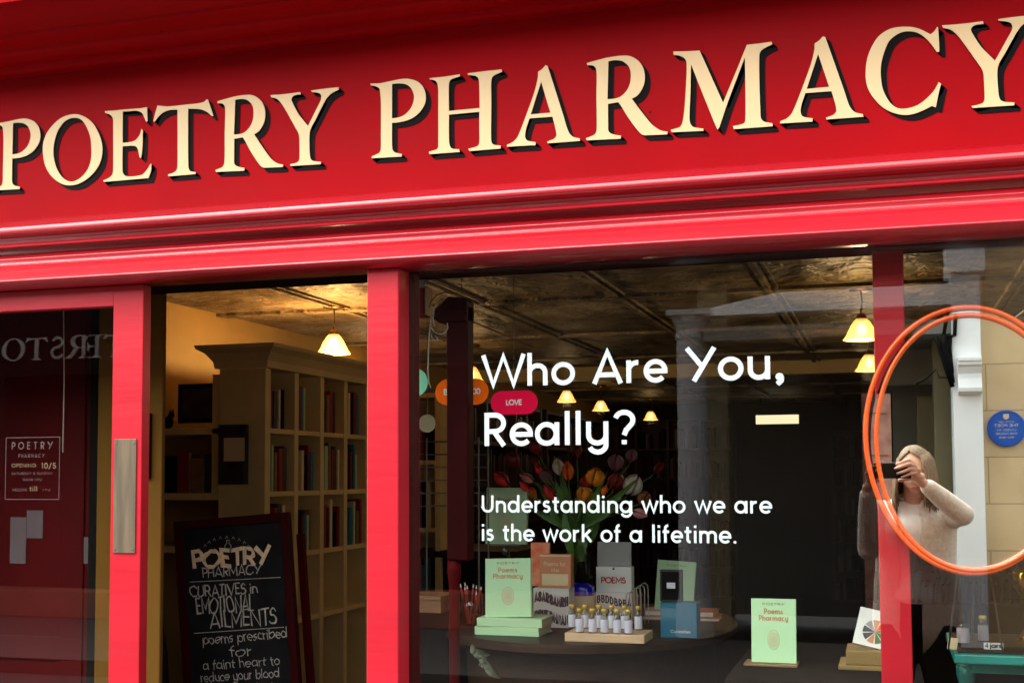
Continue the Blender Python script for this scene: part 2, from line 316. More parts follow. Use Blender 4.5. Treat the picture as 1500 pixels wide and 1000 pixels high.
# ------------------------------------------------------------------ lettering
def arc(cx, cy, rx, a0, a1, n=14, ry=None):
    ry = rx if ry is None else ry
    return [(cx + rx * math.cos(R(a0 + (a1 - a0) * i / n)), cy + ry * math.sin(R(a0 + (a1 - a0) * i / n))) for i in range(n + 1)]
def O_(cx, cy, rx, ry=None): return arc(cx, cy, rx, 90, 450, 28, ry)
S_ = arc(.28, .735, .2, 20, 270, 12) + arc(.28, .30, .235, 90, -160, 12)[1:]
s_ = arc(.22, .50, .135, 25, 270, 10) + arc(.22, .215, .15, 90, -155, 10)[1:]
FT = {
 'A': (.82, [[(.05, 0), (.41, .97), (.77, 0)], [(.17, .27), (.65, .27)]]), 'B': (.66, [[(.1, .06), (.1, .94), (.33, .94)] + arc(.33, .73, .21, 90, -90)[1:] + [(.1, .52)], [(.33, .52)] + arc(.35, .29, .23, 90, -90) + [(.1, .06)]]),
 'C': (.84, [arc(.47, .5, .41, 42, 318, 20, .44)]), 'D': (.8, [[(.1, .06), (.1, .94), (.3, .94)] + arc(.3, .5, .41, 90, -90, 16, .44) + [(.1, .06)]]),
 'E': (.58, [[(.52, .94), (.1, .94), (.1, .06), (.52, .06)], [(.1, .52), (.47, .52)]]), 'F': (.55, [[(.52, .94), (.1, .94), (.1, 0)], [(.1, .5), (.47, .5)]]),
 'G': (.88, [arc(.47, .5, .41, 45, 360, 22, .44) + [(.52, .5)]]), 'H': (.76, [[(.1, 0), (.1, 1)], [(.66, 0), (.66, 1)], [(.1, .5), (.66, .5)]]),
 'I': (.22, [[(.11, 0), (.11, 1)]]), 'J': (.5, [[(.4, 1), (.4, .27)] + arc(.22, .27, .18, 0, -170)]), 'K': (.68, [[(.1, 0), (.1, 1)], [(.6, 1), (.13, .47)], [(.24, .6), (.64, 0)]]),
 'L': (.52, [[(.1, 1), (.1, .06), (.5, .06)]]), 'M': (.92, [[(.1, 0), (.1, .95), (.46, .3), (.82, .95), (.82, 0)]]), 'N': (.78, [[(.1, 0), (.1, .95), (.68, .05), (.68, 1)]]),
 'O': (.94, [O_(.47, .5, .41, .44)]), 'P': (.62, [[(.1, 0), (.1, .94), (.3, .94)] + arc(.32, .69, .25, 90, -90) + [(.1, .44)]]), 'Q': (.94, [O_(.47, .5, .41, .44), [(.6, .25), (.85, -.02)]]),
 'R': (.66, [[(.1, 0), (.1, .94), (.3, .94)] + arc(.32, .69, .25, 90, -90) + [(.1, .44)], [(.3, .44), (.58, 0)]]), 'S': (.55, [S_]), 'T': (.62, [[(.02, .94), (.6, .94)], [(.31, .94), (.31, 0)]]),
 'U': (.74, [[(.1, 1), (.1, .33)] + arc(.37, .33, .27, 180, 360) + [(.64, 1)]]), 'V': (.74, [[(.04, 1), (.37, .04), (.7, 1)]]), 'W': (1.2, [[(.04, 1), (.33, .05), (.62, .95), (.91, .05), (1.2, 1)]]),
 'X': (.7, [[(.05, 1), (.65, 0)], [(.65, 1), (.05, 0)]]), 'Y': (.78, [[(.04, 1), (.42, .46)], [(.76, 1), (.22, 0)]]), 'Z': (.64, [[(.06, .94), (.56, .94), (.06, .06), (.58, .06)]]),
 'a': (.69, [O_(.31, .345, .255, .285), [(.59, 0), (.59, .69)]]), 'b': (.69, [O_(.38, .345, .255, .285), [(.1, 0), (.1, 1.02)]]), 'c': (.56, [arc(.33, .345, .265, 48, 312, 18, .285)]),
 'd': (.69, [O_(.31, .345, .255, .285), [(.59, 0), (.59, 1.02)]]), 'e': (.64, [[(.08, .34), (.58, .34)] + arc(.33, .345, .255, 0, 318, 24, .285)[1:]]), 'f': (.38, [[(.16, 0), (.16, .78)] + arc(.33, .8, .17, 180, 95, 8), [(.02, .62), (.36, .62)]]),
 'g': (.69, [O_(.31, .345, .255, .285), [(.59, .69), (.59, .05)] + arc(.34, .05, .25, 0, -160, 12)]), 'h': (.64, [[(.1, 0), (.1, 1.02)], [(.1, .36)] + arc(.32, .40, .22, 180, 0, 12) + [(.54, 0)]]),
 'i': (.22, [[(.11, 0), (.11, .69)], [(.11, .84), (.11, .98)]]), 'j': (.24, [[(.12, .69), (.12, -.1)] + arc(-.02, -.1, .14, 0, -80, 6), [(.12, .84), (.12, .98)]]), 'k': (.58, [[(.1, 0), (.1, 1.02)], [(.5, .69), (.14, .31)], [(.24, .42), (.54, 0)]]),
 'l': (.22, [[(.11, 0), (.11, 1.02)]]), 'm': (.98, [[(.1, 0), (.1, .69)], [(.1, .4)] + arc(.30, .43, .19, 180, 0, 12) + [(.49, 0)], [(.49, .4)] + arc(.69, .43, .19, 180, 0, 12) + [(.88, 0)]]),
 'n': (.64, [[(.1, 0), (.1, .69)], [(.1, .36)] + arc(.32, .40, .22, 180, 0, 12) + [(.54, 0)]]), 'o': (.66, [O_(.33, .345, .265, .285)]), 'p': (.69, [O_(.38, .345, .255, .285), [(.1, -.3), (.1, .69)]]),
 'q': (.69, [O_(.31, .345, .255, .285), [(.59, -.3), (.59, .69)]]), 'r': (.42, [[(.1, 0), (.1, .69)], [(.1, .36)] + arc(.34, .38, .24, 180, 85, 8)]), 's': (.46, [s_]), 't': (.40, [[(.18, .9), (.18, .2)] + arc(.31, .19, .13, 180, 280, 8), [(.02, .63), (.38, .63)]]),
 'u': (.64, [[(.1, .69), (.1, .29)] + arc(.32, .28, .22, 180, 360, 12), [(.54, .69), (.54, 0)]]), 'v': (.58, [[(.04, .69), (.29, .04), (.54, .69)]]), 'w': (.86, [[(.03, .69), (.23, .05), (.43, .66), (.63, .05), (.83, .69)]]),
 'x': (.54, [[(.05, .69), (.49, 0)], [(.49, .69), (.05, 0)]]), 'y': (.66, [[(.1, .69), (.1, .29)] + arc(.33, .28, .23, 180, 360, 12), [(.56, .69), (.56, .02)] + arc(.34, .0, .22, 0, -160, 12)]), 'z': (.5, [[(.06, .64), (.44, .64), (.06, .05), (.46, .05)]]),
 ' ': (.34, []), '.': (.24, [[(.12, 0), (.12, .13)]]), ',': (.28, [arc(.13, .065, .035, 0, 360, 8), [(.18, .08), (.17, -.05), (.07, -.15)]]), '?': (.62, [arc(.31, .72, .23, 165, -30, 12) + [(.36, .42), (.31, .27)], [(.31, 0), (.31, .13)]]),
 '/': (.5, [[(.05, -.1), (.45, 1.05)]]), '+': (.6, [[(.1, .4), (.5, .4)], [(.3, .2), (.3, .6)]]), '-': (.4, [[(.06, .36), (.34, .36)]]), '&': (.7, [[(.6, 0), (.2, .75)] + arc(.32, .8, .14, 200, -30, 10) + [(.1, .3)] + arc(.28, .22, .2, 170, 350, 10)]),
 '1': (.4, [[(.08, .8), (.24, .96), (.24, 0)]]), '2': (.56, [arc(.28, .7, .2, 160, -30, 10) + [(.08, .06), (.5, .06)]]), '5': (.56, [[(.48, .94), (.14, .94), (.11, .56)] + arc(.26, .32, .24, 110, -150, 12)]), '0': (.64, [O_(.32, .5, .24, .44)]), '8': (.58, [O_(.29, .73, .18, .2), O_(.29, .28, .22, .23)]), '4': (.6, [[(.42, 0), (.42, .96), (.06, .3), (.54, .3)]])}
def stroke(mb, pts, w, fn, lift):
    n = len(pts); closed = n > 3 and abs(pts[0][0] - pts[-1][0]) + abs(pts[0][1] - pts[-1][1]) < 1e-6
    if closed: pts = pts[:-1]; n -= 1
    L, Rr = [], []
    for i in range(n):
        p = Vector(pts[i]).to_2d(); a = Vector(pts[(i - 1) % n]).to_2d() if (closed or i) else None; b = Vector(pts[(i + 1) % n]).to_2d() if (closed or i < n - 1) else None
        d1 = (p - a).normalized() if a is not None else (b - p).normalized(); d2 = (b - p).normalized() if b is not None else d1
        n1 = Vector((-d1.y, d1.x)); n2 = Vector((-d2.y, d2.x)); m = n1 + n2
        m = m.normalized() if m.length > 1e-6 else n1; k = min(1 / max(m.dot(n1), 0.2), 1.9); L.append(p + m * k * w / 2); Rr.append(p - m * k * w / 2)
    v = [fn(q.x, q.y, lift + i * 8e-6) for i, q in enumerate(L)] + [fn(q.x, q.y, lift + i * 8e-6) for i, q in enumerate(Rr)]
    mb.add(v, [(i, (i + 1) % n, n + (i + 1) % n, n + i) for i in range(n if closed else n - 1)])
def text(mb, s, fn, size=1.0, weight=.13, fit=None, track=0.0, x0=0.0, y0=0.0, squeeze=1.0):
    """strokes of a line of lettering; fn maps (u, v, lift) to the world; fit = total width"""
    adv = sum(FT[c][0] + track for c in s) - track; kx = (fit / (adv * size)) if fit else squeeze; x = 0; k = 0
    for c in s:
        a, ps = FT[c]
        for p in ps: stroke(mb, [(x0 + (x + q[0]) * size * kx, y0 + q[1] * size) for q in p], weight * size, fn, 0.0003 * (1 + k % 3)); k += 1
        x += a + track
    return mb
def wallmap(X, Z, Y):      # lettering facing the street
    return lambda u, v, l: Vector((X + u, Y - l, Z + v))
def planemap(o, ux, uz):   # lettering on any board: origin, along, up
    o, ux, uz = Vector(o), Vector(ux).normalized(), Vector(uz).normalized(); nn = ux.cross(uz)
    return lambda u, v, l: o + ux * u + uz * v + nn * l
def smooth_loop(pts, n=5):
    """closed outline: Catmull-Rom through plain points, sharp at marked ones"""
    out = []; N = len(pts)
    for i in range(N):
        p0, p1, p2, p3 = pts[(i - 1) % N], pts[i], pts[(i + 1) % N], pts[(i + 2) % N]
        a = p1 if p1[2] else p0; b = p2 if p2[2] else p3
        long = math.hypot(p2[0] - p1[0], p2[1] - p1[1]); out.append((p1[0], p1[1]))
        if (p1[2] and p2[2]): continue
        m1 = (0.5 * (p2[0] - a[0]), 0.5 * (p2[1] - a[1])); m2 = (0.5 * (b[0] - p1[0]), 0.5 * (b[1] - p1[1]))
        for mm in (0, 1):
            m = (m1, m2)[mm]; l = math.hypot(*m)
            if l > long: s = long / l; m = (m[0] * s, m[1] * s)
            if mm == 0: m1 = m
            else: m2 = m
        for k in range(1, n):
            t = k / n; h1 = 2 * t ** 3 - 3 * t * t + 1; h2 = t ** 3 - 2 * t * t + t; h3 = -2 * t ** 3 + 3 * t * t; h4 = t ** 3 - t * t
            out.append((h1 * p1[0] + h2 * m1[0] + h3 * p2[0] + h4 * m2[0], h1 * p1[1] + h2 * m1[1] + h3 * p2[1] + h4 * m2[1]))
    return out
def fill_loops(mb, loops, fn, thick=0.0, fn2=None):
    """a filled outline with holes, given a little thickness"""
    bm = bmesh.new(); es = []
    for lp in loops:
        vs_ = [bm.verts.new((x, y, 0)) for x, y in lp]
        es += [bm.edges.new((vs_[i], vs_[(i + 1) % len(vs_)])) for i in range(len(vs_))]
    bmesh.ops.triangle_fill(bm, use_beauty=True, use_dissolve=False, edges=es); bm.verts.index_update()
    v = [tuple(q.co) for q in bm.verts]; f = [tuple(x.index for x in q.verts) for q in bm.faces]; bm.free()
    mb.add([fn(x, y, thick) for x, y, _ in v], f)
    if thick:
        for lp in loops:
            n = len(lp); mb.add([fn(x, y, thick) for x, y in lp] + [fn(x, y, 0) for x, y in lp], [(i, (i + 1) % n, n + (i + 1) % n, n + i) for i in range(n)])
# ================================================================== GROUND
struct(MB().box(-30, 30, -60, 40, -0.3, -0.02), 'road', 'asphalt')
struct(MB().box(-30, 30, -2.0 - 1.6, -0.0, -0.016, 0.0), 'pavement', 'paving')
struct(MB().box(-30, 30, -8.0, -5.6, -0.016, 0.10), 'far_pavement', 'paving')
# ================================================================== SHOPFRONT
S = thing('shopfront', (-0.7, 0, 0), 'glossy red painted shopfront with cream serif lettering on its fascia', 'shopfront')
XL, XR = -4.2, 3.4
MB().box(XL, XR, -0.03, 0.0, 2.10, 2.62).build('fascia', 'fascia', S)
prof = [(0.0, 2.192), (-.0325, 2.191), (-.050, 2.184), (-.088, 2.160), (-.0895, 2.156), (-.089, 2.147), (-.082, 2.143), (-.056, 2.139), (-.050, 2.132), (-.052, 2.122), (-.066, 2.119), (-.071, 2.115), (-.069, 2.111),
        (-.034, 2.116), (-.031, 2.099), (-.045, 2.093), (-.052, 2.083), (-.050, 2.079), (-.050, 2.070), (-.056, 2.066), (-.070, 2.062), (-.074, 2.057), (-.078, 2.055), (-.084, 2.050), (-.113, 2.018), (-.116, 2.014), (-.114, 2.010), (-.094, 1.998), (0.0, 1.998)]
MB().prism_x(prof, XL, XR).build('architrave', 'mould', S, bevel=0.0015, auto=32)
cz = lambda y, Y: P(0, y, Y).z
prof = [(.2, 2.60), (-.0, 2.579), (-.034, 2.580), (-.048, 2.582), (-.066, 2.588), (-.072, 2.596), (-.100, 2.597), (-.104, 2.592), (-.13, 2.592), (-.15, cz(80, -.15)), (-.155, cz(75, -.155)), (-.21, cz(62, -.21)), (-.235, cz(57, -.235)), (-.238, cz(52, -.238)), (-.25, cz(49, -.25)),
        (-.28, cz(38, -.28)), (-.30, cz(24, -.30)), (-.33, cz(9, -.33)), (-.34, cz(5, -.34)), (-.345, cz(5, -.345) + .07), (-.32, 2.77), (.2, 2.80)]
MB().prism_x(prof, XL - .05, XR + .05).build('cornice', 'fascia', S, bevel=0.002, auto=32)
MB().box(XL, XR, 0.0, 0.12, 1.998, 2.40).build('window_head', 'dark', S)  # near-black colour stands in for the deep shade under the head
# posts and door
pr = P(600, 700, 0).x; pl = P(537, 700, -.072).x
post = MB().box(pl, pr, -.072, -.0, 0.0, 1.9978).build('post', 'red', S, bevel=0.003)
MB().box(XR - .2, XR, -.072, .05, 0.0, 1.9978).build('post', 'red', S, bevel=0.003)
MB().box(XL, XL + .2, -.072, .05, 0.0, 1.9978).build('post', 'red', S, bevel=0.003)
dl, dr = P(163, 700, -.05).x, P(207, 700, -.05).x
dz = P(0, 457, -.05).z
MB().box(XL + .2, -3.16, -.04, .0, 0.0, 1.9975).box(XL + .25, -3.21, -.05, -.04, .3, 1.85).build('side_panel', 'red', S, bevel=.003)
door = MB().box(dl, dr, -.05, -.015, 0.06, 1.9975).box(-3.16, -3.08, -.05, -.015, 0.06, 1.9975).box(-3.08, dl, -.05, -.015, dz, 1.9975).box(-3.08, dl, -.05, -.015, 0.06, .28)
door = door.build('door', 'red', S, bevel=0.0025)
tag(door, 'closed red door leaf with a tall pane and a metal finger plate')
MB().box(-3.08, dl, -.033, -.027, .28, dz).build('door_glass', 'glass', door)
a, b = P(168, 643, -.052), P(198, 810, -.052)
MB().box(a.x, b.x, -.0535, -.05, b.z, a.z).build('finger_plate', 'chrome', door, bevel=0.001)
for zz in (a.z - .01, b.z + .01):
    for xx in (a.x + .006, b.x - .006): MB().lathe((xx, -.0535, zz), [(0, -.0012), (.0025, -.001), (.003, 0)], 10, 'Y').build('screw', 'steel', door)
# etched notice on the door glass
nb = MB(); c0, c1 = P(9, 641, -.035), P(86, 731, -.035); fx = lambda px, py: wallmap(P(px, py, -.0345).x, P(px, py, -.0345).z, -.0345)
ww = .0016
for l in ([(c0.x, c0.z), (c1.x, c0.z)], [(c1.x, c0.z), (c1.x, c1.z)], [(c1.x, c1.z), (c0.x, c1.z)], [(c0.x, c1.z), (c0.x, c0.z)]):
    stroke(nb, l, ww, lambda u, v, q: Vector((u, -.0346 - q, v)), 0.0001)
k = (P(9, 700, -.035) - P(86, 700, -.035)).length / 77
for s_t, x, y, cap, wd, tr in (('POETRY', 17, 658, 9, 60, .5), ('PHARMACY', 27, 670, 4.5, 38, .4), ('SATURDAY & SUNDAY', 17, 695, 3, 60, .1), ('11AM - 5PM', 33, 704, 3, 28, .1), ('WELCOME', 18, 719, 3.2, 22, .1), ('IN', 62, 719, 3.2, 12, .1)):
    s_t = s_t.replace('11AM - 5PM', 'THANK YOU')
    text(nb, s_t, fx(x, y), cap * k, .14, fit=wd * k, track=tr)
nb.build('etched_notice', 'softvinyl', door)
for s_t, x, y, cap, wd in (('OPENING', 17, 684, 4.4, 36), ('10/5', 60, 686, 7, 22), ('till', 43, 719, 6, 12)):
    nb = MB(); text(nb, s_t, fx(x, y), cap * k, .18, fit=wd * k, track=.1); nb.build('gilt_word', 'goldvinyl', door)
# doorway lining and the closed part below the windows
MB().box(pr - .02, XR, -.05, .10, 0.0, .55).box(pr - .02, XR, -.07, .12, .55, .60).build('stall_riser', 'red', S, bevel=0.003)
# big window pane + its vinyl lettering
win = MB().box(pr, XR - .2, 0.0, 0.006, .60, 1.9975).build('window_pane', 'glass', S)
def wline2(s, x0, y0, x1, cap, name, wgt):
    a = P(x0, y0, -.002); b = P(x1, y0, -.002); full = sum(FT[c][0] + .07 for c in s) - .07; k = (b.x - a.x) / full; x = 0
    for wd in s.split(' '):
        wa = sum(FT[c][0] + .07 for c in wd) - .07
        m = MB(); text(m, wd, wallmap(a.x + x * k, a.z, -.002), cap, wgt, fit=wa * k, track=.07); m.build(name, 'vinyl', win)
        x += wa + .07 + FT[' '][0] + .07
wline2('Who Are You,', 706, 566.5, 1151, .0755, 'headline_word', .150)
wline2('Really?', 708, 653, 932, .0775, 'headline_word', .150)
wline2('Understanding who we are', 705, 750, 1131, .040, 'small_word', .145)
wline2('is the work of a lifetime.', 705, 791.5, 1080, .040, 'small_word', .145)
MB().box(pr - .03, pr + .010, .007, .04, .60, 1.9975).build('glazing_frame', 'dark', S)
MB().box(pr - .085, pr - .031, .001, .05, 0, 1.9975).build('glazing_frame', 'dark', S)
# mullion just behind the glass
ml, mr = P(1277.5, 380, .06).x, P(1323, 380, .06).x
MB().box(ml, mr, .06, .12, .60, 1.9975).build('mullion', 'red', S, bevel=0.003)
# fascia lettering: cream leaf with a black block shade down to the right
GL={
'P':[[(-57,188,1),(-56,183,1),(-44,180,0),(-34,174,0),(-31,163,0),(-29,134,0),(-29,48,0),(-29,25,0),(-33,14,0),(-52,7,1),(-54,2,1),(25,0,1),(26,6,1),(9,11,0),(2,18,0),(0,31,0),(0,85,1),(21,85,0),(48,90,0),(69,102,0),(84,121,0),(88,140,0),(82,164,0),(66,181,0),(42,190,0),(21,191,0),(-10,188,0),(-34,186,0)],[(0,181,1),(18,181,0),(36,177,0),(49,167,0),(57,149,0),(56,132,0),(48,115,0),(33,102,0),(18,97,0),(0,96,1)]],
'O':[[(100,188,0),(127,179,0),(153,159,0),(172,129,0),(183,95,0),(180,60,0),(165,34,0),(140,13,0),(109,0,0),(80,-1,0),(55,7,0),(29,26,0),(9,54,0),(0,88,0),(0,119,0),(13,148,0),(39,173,0),(67,186,0)],[(101,178,0),(118,171,0),(134,151,0),(146,123,0),(150,92,0),(149,62,0),(139,36,0),(118,16,0),(93,8,0),(70,15,0),(51,34,0),(38,60,0),(32,91,0),(35,121,0),(45,148,0),(64,170,0),(83,178,0)]],
'E':[[(-55,188,1),(-54,183,1),(-39,177,0),(-30,166,0),(-29,150,0),(-27,31,0),(-30,17,0),(-41,9,0),(-57,4,1),(-55,0,1),(12,0,0),(79,0,1),(86,19,0),(87,36,1),(85,37,1),(75,23,0),(61,11,0),(41,8,0),(17,9,0),(6,14,0),(1,24,0),(0,90,1),(27,89,0),(40,86,0),(47,77,0),(51,59,0),(55,54,1),(58,65,0),(60,93,0),(60,128,1),(57,131,1),(50,114,0),(37,102,0),(20,99,0),(0,99,1),(-1,182,1),(26,181,0),(42,180,0),(57,173,0),(65,159,0),(70,148,1),(74,150,1),(72,187,1),(52,186,0),(6,187,0),(-24,187,0)]],
'T':[[(-100,146,1),(-103,149,1),(-97,171,0),(-91,189,1),(-84,187,1),(-58,183,0),(-13,183,0),(25,183,0),(44,185,0),(53,191,1),(56,190,1),(66,164,0),(72,147,1),(68,146,1),(54,158,0),(35,167,0),(-1,172,1),(-1,139,0),(1,25,0),(6,10,0),(23,5,1),(22,0,1),(-56,0,1),(-58,5,1),(-40,9,0),(-32,16,0),(-30,30,0),(-32,172,1),(-58,173,0),(-77,167,0),(-90,157,0)]],
'R':[[(-49,183,1),(-48,178,1),(-35,176,0),(-28,169,0),(-26,153,0),(-27,100,0),(-27,25,0),(-32,13,0),(-53,6,1),(-51,1,1),(29,-2,1),(30,5,1),(11,10,0),(1,18,0),(0,34,0),(0,82,1),(24,84,1),(31,74,0),(47,46,0),(69,14,0),(80,3,0),(91,1,0),(137,-1,1),(138,5,1),(121,10,0),(102,25,0),(78,57,0),(56,89,1),(70,96,0),(83,115,0),(87,136,0),(83,159,0),(71,177,0),(52,189,0),(32,192,0),(2,191,0),(-26,187,0)],[(2,182,1),(18,183,0),(35,179,0),(49,166,0),(54,151,0),(53,128,0),(45,110,0),(31,97,0),(17,93,0),(-1,93,1)]],
'Y':[[(-109,185,1),(-107,179,1),(-92,174,0),(-79,161,0),(-64,138,0),(-40,97,0),(-30,78,0),(-28,57,0),(-28,16,0),(-33,8,0),(-54,4,1),(-52,0,1),(30,-2,1),(31,4,1),(12,7,0),(3,13,0),(0,27,0),(0,82,0),(17,114,0),(41,156,0),(55,171,0),(78,181,1),(78,187,1),(41,187,0),(3,186,1),(5,182,1),(23,178,0),(30,172,0),(30,160,0),(17,136,0),(-5,97,1),(-31,129,0),(-46,156,0),(-51,170,0),(-43,178,0),(-25,179,1),(-27,185,1),(-52,184,0),(-85,184,0)]],
'H':[[(-50,186,1),(-49,183,1),(-36,179,0),(-29,170,0),(-27,154,0),(-27,92,0),(-27,24,0),(-30,11,0),(-51,6,1),(-50,0,1),(27,-1,1),(26,6,1),(8,9,0),(2,17,0),(0,33,0),(0,92,1),(77,92,1),(77,54,0),(77,21,0),(73,10,0),(49,5,1),(52,-1,1),(130,-1,1),(130,6,1),(112,10,0),(107,18,0),(106,38,0),(107,108,0),(107,161,0),(112,175,0),(134,183,1),(133,189,1),(91,189,0),(48,188,1),(49,184,1),(67,180,0),(75,173,0),(77,158,0),(78,101,1),(0,101,1),(0,164,0),(5,177,0),(29,183,1),(28,188,1),(-6,186,0)]],
'A':[[(-20,174,1),(-10,180,0),(-2,188,1),(3,186,1),(15,147,0),(40,65,0),(51,28,0),(62,13,0),(79,7,1),(80,1,1),(2,2,1),(1,6,1),(17,11,0),(23,18,0),(22,31,0),(14,64,1),(-42,65,1),(-50,42,0),(-53,24,0),(-48,13,0),(-27,7,1),(-28,0,1),(-98,2,1),(-97,7,1),(-83,12,0),(-71,24,0),(-52,68,0),(-29,128,0),(-21,159,0)],[(-13,150,1),(9,74,1),(-39,74,1)]],
'M':[[(-39,189,1),(-38,181,1),(-25,178,0),(-14,171,0),(-9,161,0),(-10,122,0),(-15,56,0),(-20,24,0),(-27,13,0),(-47,9,1),(-45,3,1),(27,0,1),(27,5,1),(4,11,0),(-3,22,0),(-4,38,0),(-1,94,0),(1,156,1),(21,100,0),(55,8,0),(59,0,1),(63,6,0),(83,62,0),(122,159,1),(122,96,0),(121,22,0),(117,9,0),(93,5,1),(95,-2,1),(181,-3,1),(180,4,1),(162,9,0),(155,18,0),(154,40,0),(153,93,0),(154,161,0),(160,172,0),(183,182,1),(181,188,1),(152,187,0),(127,187,1),(100,124,0),(72,60,1),(48,119,0),(21,185,1),(-4,186,0)]],
'C':[[(150,183,1),(152,180,1),(153,129,0),(148,128,1),(136,148,0),(121,166,0),(106,176,0),(88,180,0),(71,177,0),(52,164,0),(41,142,0),(33,113,0),(32,83,0),(36,56,0),(49,28,0),(64,14,0),(82,11,0),(105,16,0),(125,29,0),(141,46,0),(150,62,1),(155,58,1),(150,40,0),(143,8,1),(135,12,1),(122,6,0),(102,-1,0),(82,-3,0),(59,3,0),(36,17,0),(17,39,0),(4,64,0),(0,92,0),(4,127,0),(14,153,0),(30,176,0),(53,189,0),(76,191,0),(99,188,0),(116,181,0),(136,168,1),(144,174,0)]],
}
SIGN=[('P', -2.2361), ('O', -2.1383), ('E', -1.8938), ('T', -1.6994), ('R', -1.5669), ('Y', -1.3563), ('P', -1.1364), ('H', -0.9894), ('A', -0.7462), ('R', -0.5995), ('M', -0.4074), ('A', -0.113), ('C', -0.0267), ('Y', 0.2421)]
LZ, LY = 2.2755, -.0302
for ch, x in SIGN:
    loops = [smooth_loop([(px / 1000, pz / 1000, c) for px, pz, c in lp]) for lp in GL[ch]]
    m = MB(); fill_loops(m, loops, lambda u, v, q, x=x: Vector((x + u, LY - .0030 - q, LZ + v)), .0022)
    lt = m.build('sign_letter', 'gold', S)
    m = MB(); dx, dzz = .0125, -.0125
    fill_loops(m, loops, lambda u, v, q, x=x: Vector((x + u + dx, LY - .0010 - q, LZ + v + dzz)), 0.0)
    for j, lp in enumerate(loops):
        n = len(lp)
        m.add([(x + u, LY - .0014 - j * .0002, LZ + v) for u, v in lp] + [(x + u + dx, LY - .0014 - j * .0002, LZ + v + dzz) for u, v in lp], [(i, (i + 1) % n, n + (i + 1) % n, n + i) for i in range(n)])
    m.build('letter_shade', 'black', lt)
# masonry round the shopfront
W_ = thing('shop_building', (-0.7, .4, 0), 'honey stone building front above the red shop cornice', 'building')
MB().box(-12, 12, .02, .40, 2.80, 4.3).box(-12, XL - .05, .02, .40, 0, 2.80).box(XR + .05, 12, .02, .40, 0, 2.80).build('wall', 'stone', W_)
MB().box(-12, 12, .02, 13.4, 4.3, 4.5).build('roof', 'shopdark', W_)  # unseen roof line lowered so sky light reaches the opposite side
for xx in (-3.0, 0.2, 2.8):
    f = MB().box(xx - .55, xx + .55, -.02, .02, 3.2, 4.0).build('window', 'whitewash', W_, bevel=.004)
    MB().box(xx - .47, xx - .02, -.03, -.021, 3.26, 3.94).box(xx + .02, xx + .47, -.03, -.021, 3.26, 3.94).build('pane', 'shopdark', f)
# ================================================================== INTERIOR SHELL
IX0, IX1, IY1, CZ = -3.31, 4.6, 12.0, 2.35
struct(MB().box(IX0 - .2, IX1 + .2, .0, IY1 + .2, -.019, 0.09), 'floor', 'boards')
struct(MB().box(IX0 - .2, IX1 + .2, .12, IY1 + .2, CZ, CZ + .15), 'ceiling', 'tin')
struct(MB().box(IX0 - .2, IX0, .13, IY1, .09, CZ), 'wall_left', 'ochre')
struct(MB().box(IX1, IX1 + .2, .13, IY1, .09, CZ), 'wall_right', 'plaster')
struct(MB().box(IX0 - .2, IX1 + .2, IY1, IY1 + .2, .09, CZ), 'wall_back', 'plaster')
# raised ribs of the patterned ceiling
rb = MB()
for x in (-2.6, -1.9, -1.2, -.5, .02, .55, 1.2, 1.9): rb.box(x - .012, x + .012, .2, IY1, CZ - .018, CZ).box(x + .035, x + .047, .2, IY1, CZ - .012, CZ)
for y in (1.4, 2.9, 4.4, 5.9, 7.4, 9, 10.5): rb.box(IX0, IX1, y - .03, y + .03, CZ - .016, CZ).box(IX0, IX1, y + .07, y + .09, CZ - .012, CZ)
struct(rb, 'ceiling_ribs', 'tin')
mz = MB().box(IX0, IX1, 6.6, 6.75, CZ - .10, CZ); struct(mz, 'ceiling_beam', 'cream')
# wine panelling behind the door glass
pnr = P(135, 600, .45).x
wp = MB().box(-3.30, pnr, .45, .49, .09, 2.30); pw = thing('panelled_screen', (-2.9, .47, .09), 'dark wine red panelled screen standing inside behind the door glass', 'screen')
MB().box(-3.30, pnr, .45, .49, .09, 2.30).build('screen_board', 'wine', pw)
MB().box(pnr - .10, pnr - .02, .444, .45, .09, 2.28).box(-3.0, -2.94, .444, .45, .09, 2.28).box(-3.3, pnr - .02, .443, .45, .95, 1.02).build('screen_moulding', 'wine', pw, bevel=.002)
MB().box(pnr, pnr + .03, .44, .50, .09, 2.30).build('screen_edge', 'dark', pw)
tag(MB().tube([P(93, 455, .30), P(94, 560, .30), P(92, 662, .30)], .0016, 6).build('light_cord', 'wire'), 'thin pale cord hanging behind the door glass', 'cord')
M['labeldim'] = mat('dull_mauve_paper', (0.13, 0.09, 0.10), 0.8, namt=.1)
def paper(x0, y0, x1, y1, Y, label, m='grey'):
    a, b = P(x0, y0, Y), P(x1, y1, Y); o = MB().box(a.x, b.x, Y - .002, Y, b.z, a.z).build('paper_notice', 'labeldim')
    return tag(o, label, 'notice', 'papers pinned inside the door')
paper(16, 757, 38, 825, .4485, 'tall pale paper pinned on the wine screen, leftmost of three')
paper(40, 747, 63, 788, .4485, 'squarish pale paper pinned beside the tall one on the wine screen')
paper(100, 786, 134, 825, .4485, 'wide pale paper pinned on the wine screen near its right edge')
# tan pilaster inside the doorway
a, b = P(214, 600, .35), P(238, 600, .35)
tag(MB().box(P(143, 600, .35).x, b.x, .35, .368, .09, CZ - .001).build('interior_pilaster', 'tan', bevel=.004), 'tan painted pilaster inside the open doorway beside the door', 'pilaster')
a, b = P(209, 605, .345), P(221, 700, .345)
tag(MB().box(a.x, b.x, .335, .349, b.z, a.z).build('switch_panel', 'dark', bevel=.003), 'narrow dark panel fixed on the tan pilaster', 'panel')
